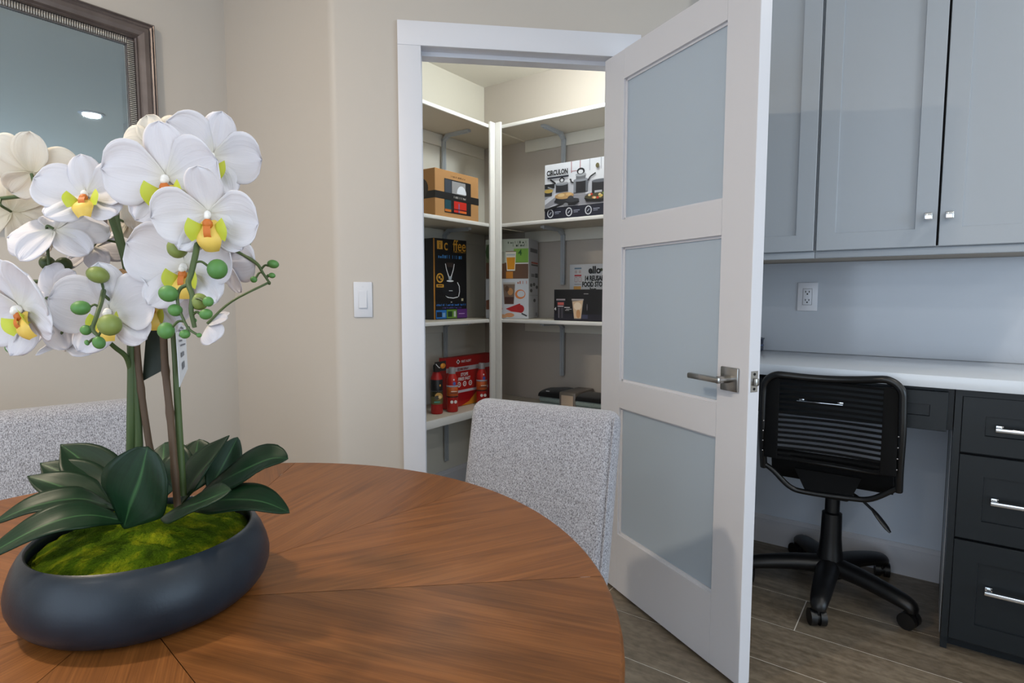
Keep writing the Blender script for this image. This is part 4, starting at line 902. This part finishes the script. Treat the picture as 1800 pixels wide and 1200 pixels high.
ST.append(stem('flower_stem', [(246, 850, .765), (242, 740, .75), (234, 620, .735), (230, 520, .725), (222, 462, .715), (210, 415, .71), (203, 375, .71), (210, 330, .71), (240, 292, .70), (290, 275, .69), (330, 300, .66), (348, 350, .625), (349, 400, .595), (345, 440, .575), (336, 480, .565), (331, 498, .56), (338, 520, .555), (336, 545, .555), (342, 575, .56)], .0055, .0020, STEM, 80))
ST.append(stem('flower_stem', [(322, 870, .755), (314, 740, .745), (309, 640, .735), (305, 560, .73), (312, 490, .725), (335, 440, .715), (370, 425, .70), (400, 434, .69), (428, 448, .685), (452, 464, .68), (461, 478, .68), (473, 496, .68)], .0048, .0014, STEM, 60))
ST.append(stem('flower_stem', [(232, 660, .74), (222, 628, .725), (204, 612, .71), (183, 596, .69), (150, 585, .67), (128, 578, .665)], .0034, .0018, STEM, 24))
ST.append(stem('flower_stem', [(228, 540, .72), (214, 520, .70), (202, 500, .67), (192, 494, .65), (184, 505, .63), (178, 530, .60), (170, 555, .585), (163, 578, .58), (172, 590, .58), (174, 602, .58)], .0034, .0015, STEM, 40))
ST.append(stem('flower_stem', [(231, 560, .725), (195, 518, .715), (150, 503, .705), (100, 496, .70), (40, 494, .70), (-20, 493, .70)], .0034, .0020, STEMD, 30))
ST.append(stem('flower_stem', [(100, 498, .70), (88, 470, .69), (84, 440, .685), (86, 420, .685)], .0022, .0014, STEM, 16))
ST.append(stem('flower_stem', [(95, 505, .70), (58, 508, .695), (86, 508, .69), (92, 525, .68)], .0018, .0014, STEMD, 16))
ST.append(stem('flower_stem', [(45, 590, .66), (20, 588, .66), (-15, 592, .66)], .0020, .0014, STEMD, 10))
ST.append(stem('flower_stem', [(331, 500, .56), (318, 506, .56), (312, 520, .56), (314, 540, .56), (322, 560, .56), (332, 578, .56), (350, 590, .56)], .0020, .0011, STEM, 24))
ALLP = [p for P in ST for p in P]
build('raffia_tie', MB().tube([at(*p) for p in ((203, 478, .700), (214, 474, .697), (226, 480, .700), (238, 484, .712))], .0016, 6).tube([at(*p) for p in ((205, 482, .700), (216, 478, .697), (230, 484, .702))], .0014, 6).tube([at(*p) for p in ((216, 480, .697), (221, 490, .695), (219, 500, .696))], .0018, 6), RAFFIA, orch, None, 60, label='tan raffia tie')
# buds: picture place, distance, radius, aspect
def near_pt(p): return min(ALLP, key=lambda q: (q-p).length)
for (x, y, d, r, asp, m) in ((312, 436, .585, 17, 1.05, BUDO), (382, 473, .575, 17, 1.05, BUDG), (172, 483, .61, 18, .8, BUDO), (142, 541, .585, 15, .85, BUDG), (193, 571, .565, 19, 1., BUDO), (151, 580, .58, 9, 1., BUDG), (174, 602, .58, 10, 1.15, BUDG), (153, 602, .58, 4, 1.3, BUDG),
        (296, 516, .555, 16, .9, BUDG), (308, 545, .56, 12, .9, BUDG), (292, 581, .56, 14, 1.05, BUDG), (325, 587, .56, 9, .9, BUDG), (350, 589, .56, 4.5, .9, BUDG), (350, 530, .56, 15, 1., BUDO), (366, 530, .55, 9, 1., BUDG), (362, 552, .555, 11, .85, BUDG), (341, 563, .56, 4.5, 1., BUDG),
        (83, 462, .70, 12, 1.05, STEMD), (112, 465, .70, 13, 1., STEMD), (24, 610, .66, 12.5, .9, BUDG), (429, 428, .69, 11, .9, BUDG), (431, 472, .71, 10, 1.1, STEMD), (480, 464, .68, 10, .75, BUDG), (478, 484, .68, 6, .8, BUDG), (446, 491, .68, 6, .95, BUDG), (473, 497, .68, 3, 1.2, STEMD)):
    p = at(x, y, d); R_ = r*d/FPX
    q = near_pt(p); dv = (p-q)
    rot = Matrix.Rotation(rm.uniform(-.4, .4), 3, 'X') @ Matrix.Rotation(rm.uniform(-.4, .4), 3, 'Y')
    mb = MB(); mb.ball(p, R_, 0, 14, 10, (1, 1, asp), rot)
    ob = build('flower_bud', mb, m, orch, None, 60)
    if dv.length > R_*1.1 and dv.length < .09:
        e = p-dv.normalized()*R_*.8; mid = q.lerp(e, .5)+UPC*.003
        build('bud_stalk', MB().tube(spline([q, mid, e], 8), .0013, 6), STEM if m != STEMD else STEMD, ob, None, 60)
# petals: shared meshes of unit length, extending along +y, front to +z
def petal_mesh(nm, wide, m, seed, claw=.22, curl=.12, cup=.10, pw=.66, tp=.80):
    rp = random.Random(seed); a1, a2, a3 = rp.uniform(-.05, .05), rp.uniform(2, 4), rp.uniform(0, 6)
    mb = MB()
    def fn(a, t):
        x = (a-.5)*2; e = 1-((t-tp)/(1-tp))**2 if t > tp else 1-((tp-t)/tp)**1.8; w_ = wide*max(e, 0)**.5*(claw+(1-claw)*min(1, t/.42)**.8)+.012*(1-t)
        z = curl*(t*t*1.1-t*.3)+cup*(x*x-.35)*w_*1.5+.022*math.sin(a2*x*2+a3+3*t)*t-.05*max(0, t-.75)**2*6
        z -= .035*math.exp(-(x/.10)**2)*math.sin(PI*min(1, t*1.05))
        return Vector((x*w_+a1*t, t, z))
    mb.grid(fn, 14, 16)
    me = bpy.data.meshes.new(nm); mb.bm.to_mesh(me); mb.bm.free(); me.materials.append(m)
    me.polygons.foreach_set('use_smooth', [True]*len(me.polygons)); return me
PM = {(k, m.name, i): petal_mesh(k, wd, m, i*7+len(k), cl, cu, cp, pw, tp) for m in (PETAL, PETAL_WARM) for i in range(3)
      for k, wd, cl, cu, cp, pw, tp in (('petal', .56, .34, .16+.10*i, .16, .56, .60), ('sepal', .37, .55, .10+.08*i, -.16, .70, .56))}
def lip_mesh():
    mb = MB()
    for s_ in (-1, 1):     # side lobes standing up towards the viewer
        mb.grid(lambda a, t, s_=s_: Vector((s_*(.06+.17*t+.06*math.sin(PI*a)*t), -.16-.10+.24*(a-.35)*(.5+t), .05+.30*t-.12*t*t+.05*math.sin(PI*a))), 8, 8, 1)
    mb.grid(lambda a, t: Vector(((a-.5)*(.20+.16*math.sin(PI*t)), -.10-.46*t, .06+.26*math.sin(PI*.62*t)-.12*t*t-.26*(a-.5)**2)), 8, 10, 0)   # mid lobe
    mb.ball((0, -.14, .14), .075, 2, 10, 7, (1, 1.1, .7))
    mb.grid(lambda a, t: Vector(((a-.5)*.10, -.16-.22*t, .20+.05*math.sin(PI*t))), 3, 4, 2)
    me = bpy.data.meshes.new('lip'); mb.bm.to_mesh(me); mb.bm.free()
    for m in (LIPY, LIPG, LIPO): me.materials.append(m)
    me.polygons.foreach_set('use_smooth', [True]*len(me.polygons)); return me
LIPM = lip_mesh()
mb = MB(); mb.ball((0, -.02, .10), .075, 0, 12, 8, (.9, 1.2, 1.3)); mb.ball((0, -.05, .17), .06, 0, 10, 7)
COLM = bpy.data.meshes.new('flower'); mb.bm.to_mesh(COLM); mb.bm.free(); COLM.materials.append(COLUMN)
COLM.polygons.foreach_set('use_smooth', [True]*len(COLM.polygons))
OMI = OM.inverted()
def flower(x, y, d, size, n, roll=0, m=PETAL, lip=True, keep='DLRlr', vary=0, open_=0, lips=1.0, pa=72):
    p = at(x, y, d); z = cvec(*n); up = UPC; xx = up.cross(z).normalized(); yy = z.cross(xx).normalized()
    M = Matrix((( xx.x, yy.x, z.x, p.x), (xx.y, yy.y, z.y, p.y), (xx.z, yy.z, z.z, p.z), (0, 0, 0, 1))) @ Matrix.Rotation(math.radians(roll), 4, 'Z') @ Matrix.Diagonal((size, size, size, 1))
    f = bpy.data.objects.new('flower', COLM); C.objects.link(f); f.parent = orch; f.matrix_local = OMI @ M
    k = 0
    for code, kind, ang, sc, tilt, dz in (('D', 'sepal', 0, 1.0, .06, -.01), ('l', 'sepal', 138, .98, .08, -.015), ('r', 'sepal', -138, .98, .08, -.015), ('L', 'petal', pa, 1.05, .03, .02), ('R', 'petal', -pa, 1.05, .03, .024)):
        if code not in keep: continue
        q = bpy.data.objects.new(kind, PM[(kind, m.name, (k+vary) % 3)]); C.objects.link(q); q.parent = f
        q.matrix_local = Matrix.Translation((0, 0, dz)) @ Matrix.Rotation(math.radians(ang+rm.uniform(-7, 7)), 4, 'Z') @ Matrix.Rotation(tilt+open_+rm.uniform(-.1, .12), 4, 'X') @ Matrix.Diagonal((sc, sc, 1, 1)); k += 1
        md = q.modifiers.new('thickness', 'SOLIDIFY'); md.thickness = .012; md.offset = 0
    if lip:
        q = bpy.data.objects.new('lip', LIPM); C.objects.link(q); q.parent = f; q.matrix_local = Matrix.Diagonal((lips, lips, lips, 1)); q['label'] = 'yellow green orchid lip'
    # flower stalk
    b0 = p-z*size*.06; q = near_pt(b0)
    if (q-b0).length < .12: build('flower_stalk', MB().tube(spline([q, q.lerp(b0, .55)-z*size*.22, b0], 10), .0016, 6), STEM, orch, None, 60)
flower(294, 313, .605, .056, (.12, -.25, 1), 4, vary=0, lips=1.25, pa=80)
flower(367, 374, .575, .047, (.22, -.42, 1), 2, vary=1, lips=1.4, pa=92)
flower(374, 274, .665, .050, (.34, -.18, 1), -14, vary=2, lips=1.3)
flower(152, 344, .625, .046, (.25, .40, 1), 10, vary=1, lips=1.25)
flower(57, 304, .665, .047, (-.25, .55, -.8), 10, PETAL_WARM, False, vary=0)
flower(22, 372, .71, .060, (-.3, .15, -1), 25, PETAL_WARM, False, vary=1)
flower(96, 405, .67, .050, (-.15, -.55, -.75), -15, PETAL, False, vary=2)
flower(226, 392, .765, .052, (.3, .05, -1), 30, PETAL_WARM, False, vary=0)
flower(165, 436, .72, .040, (.05, -.6, -.8), 0, PETAL, False, vary=1)
flower(326, 468, .625, .056, (.12, -.15, 1), 0, vary=0, lips=1.1)
flower(398, 460, .70, .042, (.65, .15, -.7), 20, PETAL, False, vary=2)
flower(194, 548, .625, .053, (.10, .05, 1), 6, vary=2, lips=1.1)
flower(272, 532, .665, .042, (.15, -.25, 1), -5, vary=0, lips=1.3)
flower(38, 540, .605, .056, (-.25, -.30, .9), 24, vary=1, lips=1.1)
flower(110, 606, .665, .036, (.1, -.75, -.6), 5, PETAL, False, 'LRD', vary=0)
flower(366, 570, .66, .026, (.4, -.6, -.6), 60, PETAL, False, 'LRD', vary=1)
flower(282, 262, .70, .045, (-.2, .25, -1), -20, PETAL_WARM, False, vary=2)
flower(100, 522, .67, .040, (.2, .1, -1), 40, PETAL, False, vary=0)
flower(88, 560, .66, .042, (-.1, -.3, -.9), 10, PETAL, False, vary=2)
flower(228, 352, .74, .040, (.2, .3, -1), -30, PETAL_WARM, False, vary=1)
# tags hanging among the stems
TAGW = mat('white printed tag', (226, 228, 232), .4); TAGD = mat('dark green card', (28, 40, 28), .6)
def card(name, label, cat, cs, m, th=.0006):
    P = [at(*c) for c in cs]; n = (P[1]-P[0]).cross(P[2]-P[0]).normalized()*th
    t = thing(name, label, cat, tuple(P[3])); build('card', MB().prism([tuple(v) for v in P], n), m, t, None, 0); return t, P
tg, P = card('hang_tag', 'narrow white printed hang tag on the orchid stakes, seen edge on', 'tag', [(308, 562, .70), (326, 574, .735), (330, 648, .735), (316, 680, .70)], TAGW)
nrm = (P[1]-P[0]).cross(P[3]-P[0]).normalized(); nrm = nrm if nrm.dot(-P[0]+Vector((0, 0, CAMZ))) > 0 else -nrm
mb = MB()
for (a, b2, c, d) in ((.2, .7, .06, .10), (.2, .6, .13, .16), (.25, .75, .20, .24), (.2, .5, .30, .33), (.3, .8, .38, .41), (.3, .62, .52, .60), (.35, .6, .70, .82)):
    def pt(uu, vv): return P[0].lerp(P[1], uu).lerp(P[3].lerp(P[2], uu), vv)+nrm*.0009
    mb.face([pt(a, c), pt(b2, c), pt(b2, d), pt(a, d)])
build('tag_print', mb, ink((120, 124, 132)), tg, None, 0, kind='stuff')
build('cord', MB().tube(spline([at(305, 553, .72), at(312, 540, .715), at(316, 552, .70), at(313, 566, .705)], 10), .0009, 6), BLACK, tg, None, 60)
card('dark_tag', 'dark green care card hanging behind the bamboo stakes of the orchid', 'tag', [(258, 572, .745), (292, 560, .742), (296, 645, .742), (250, 670, .745)], TAGD)
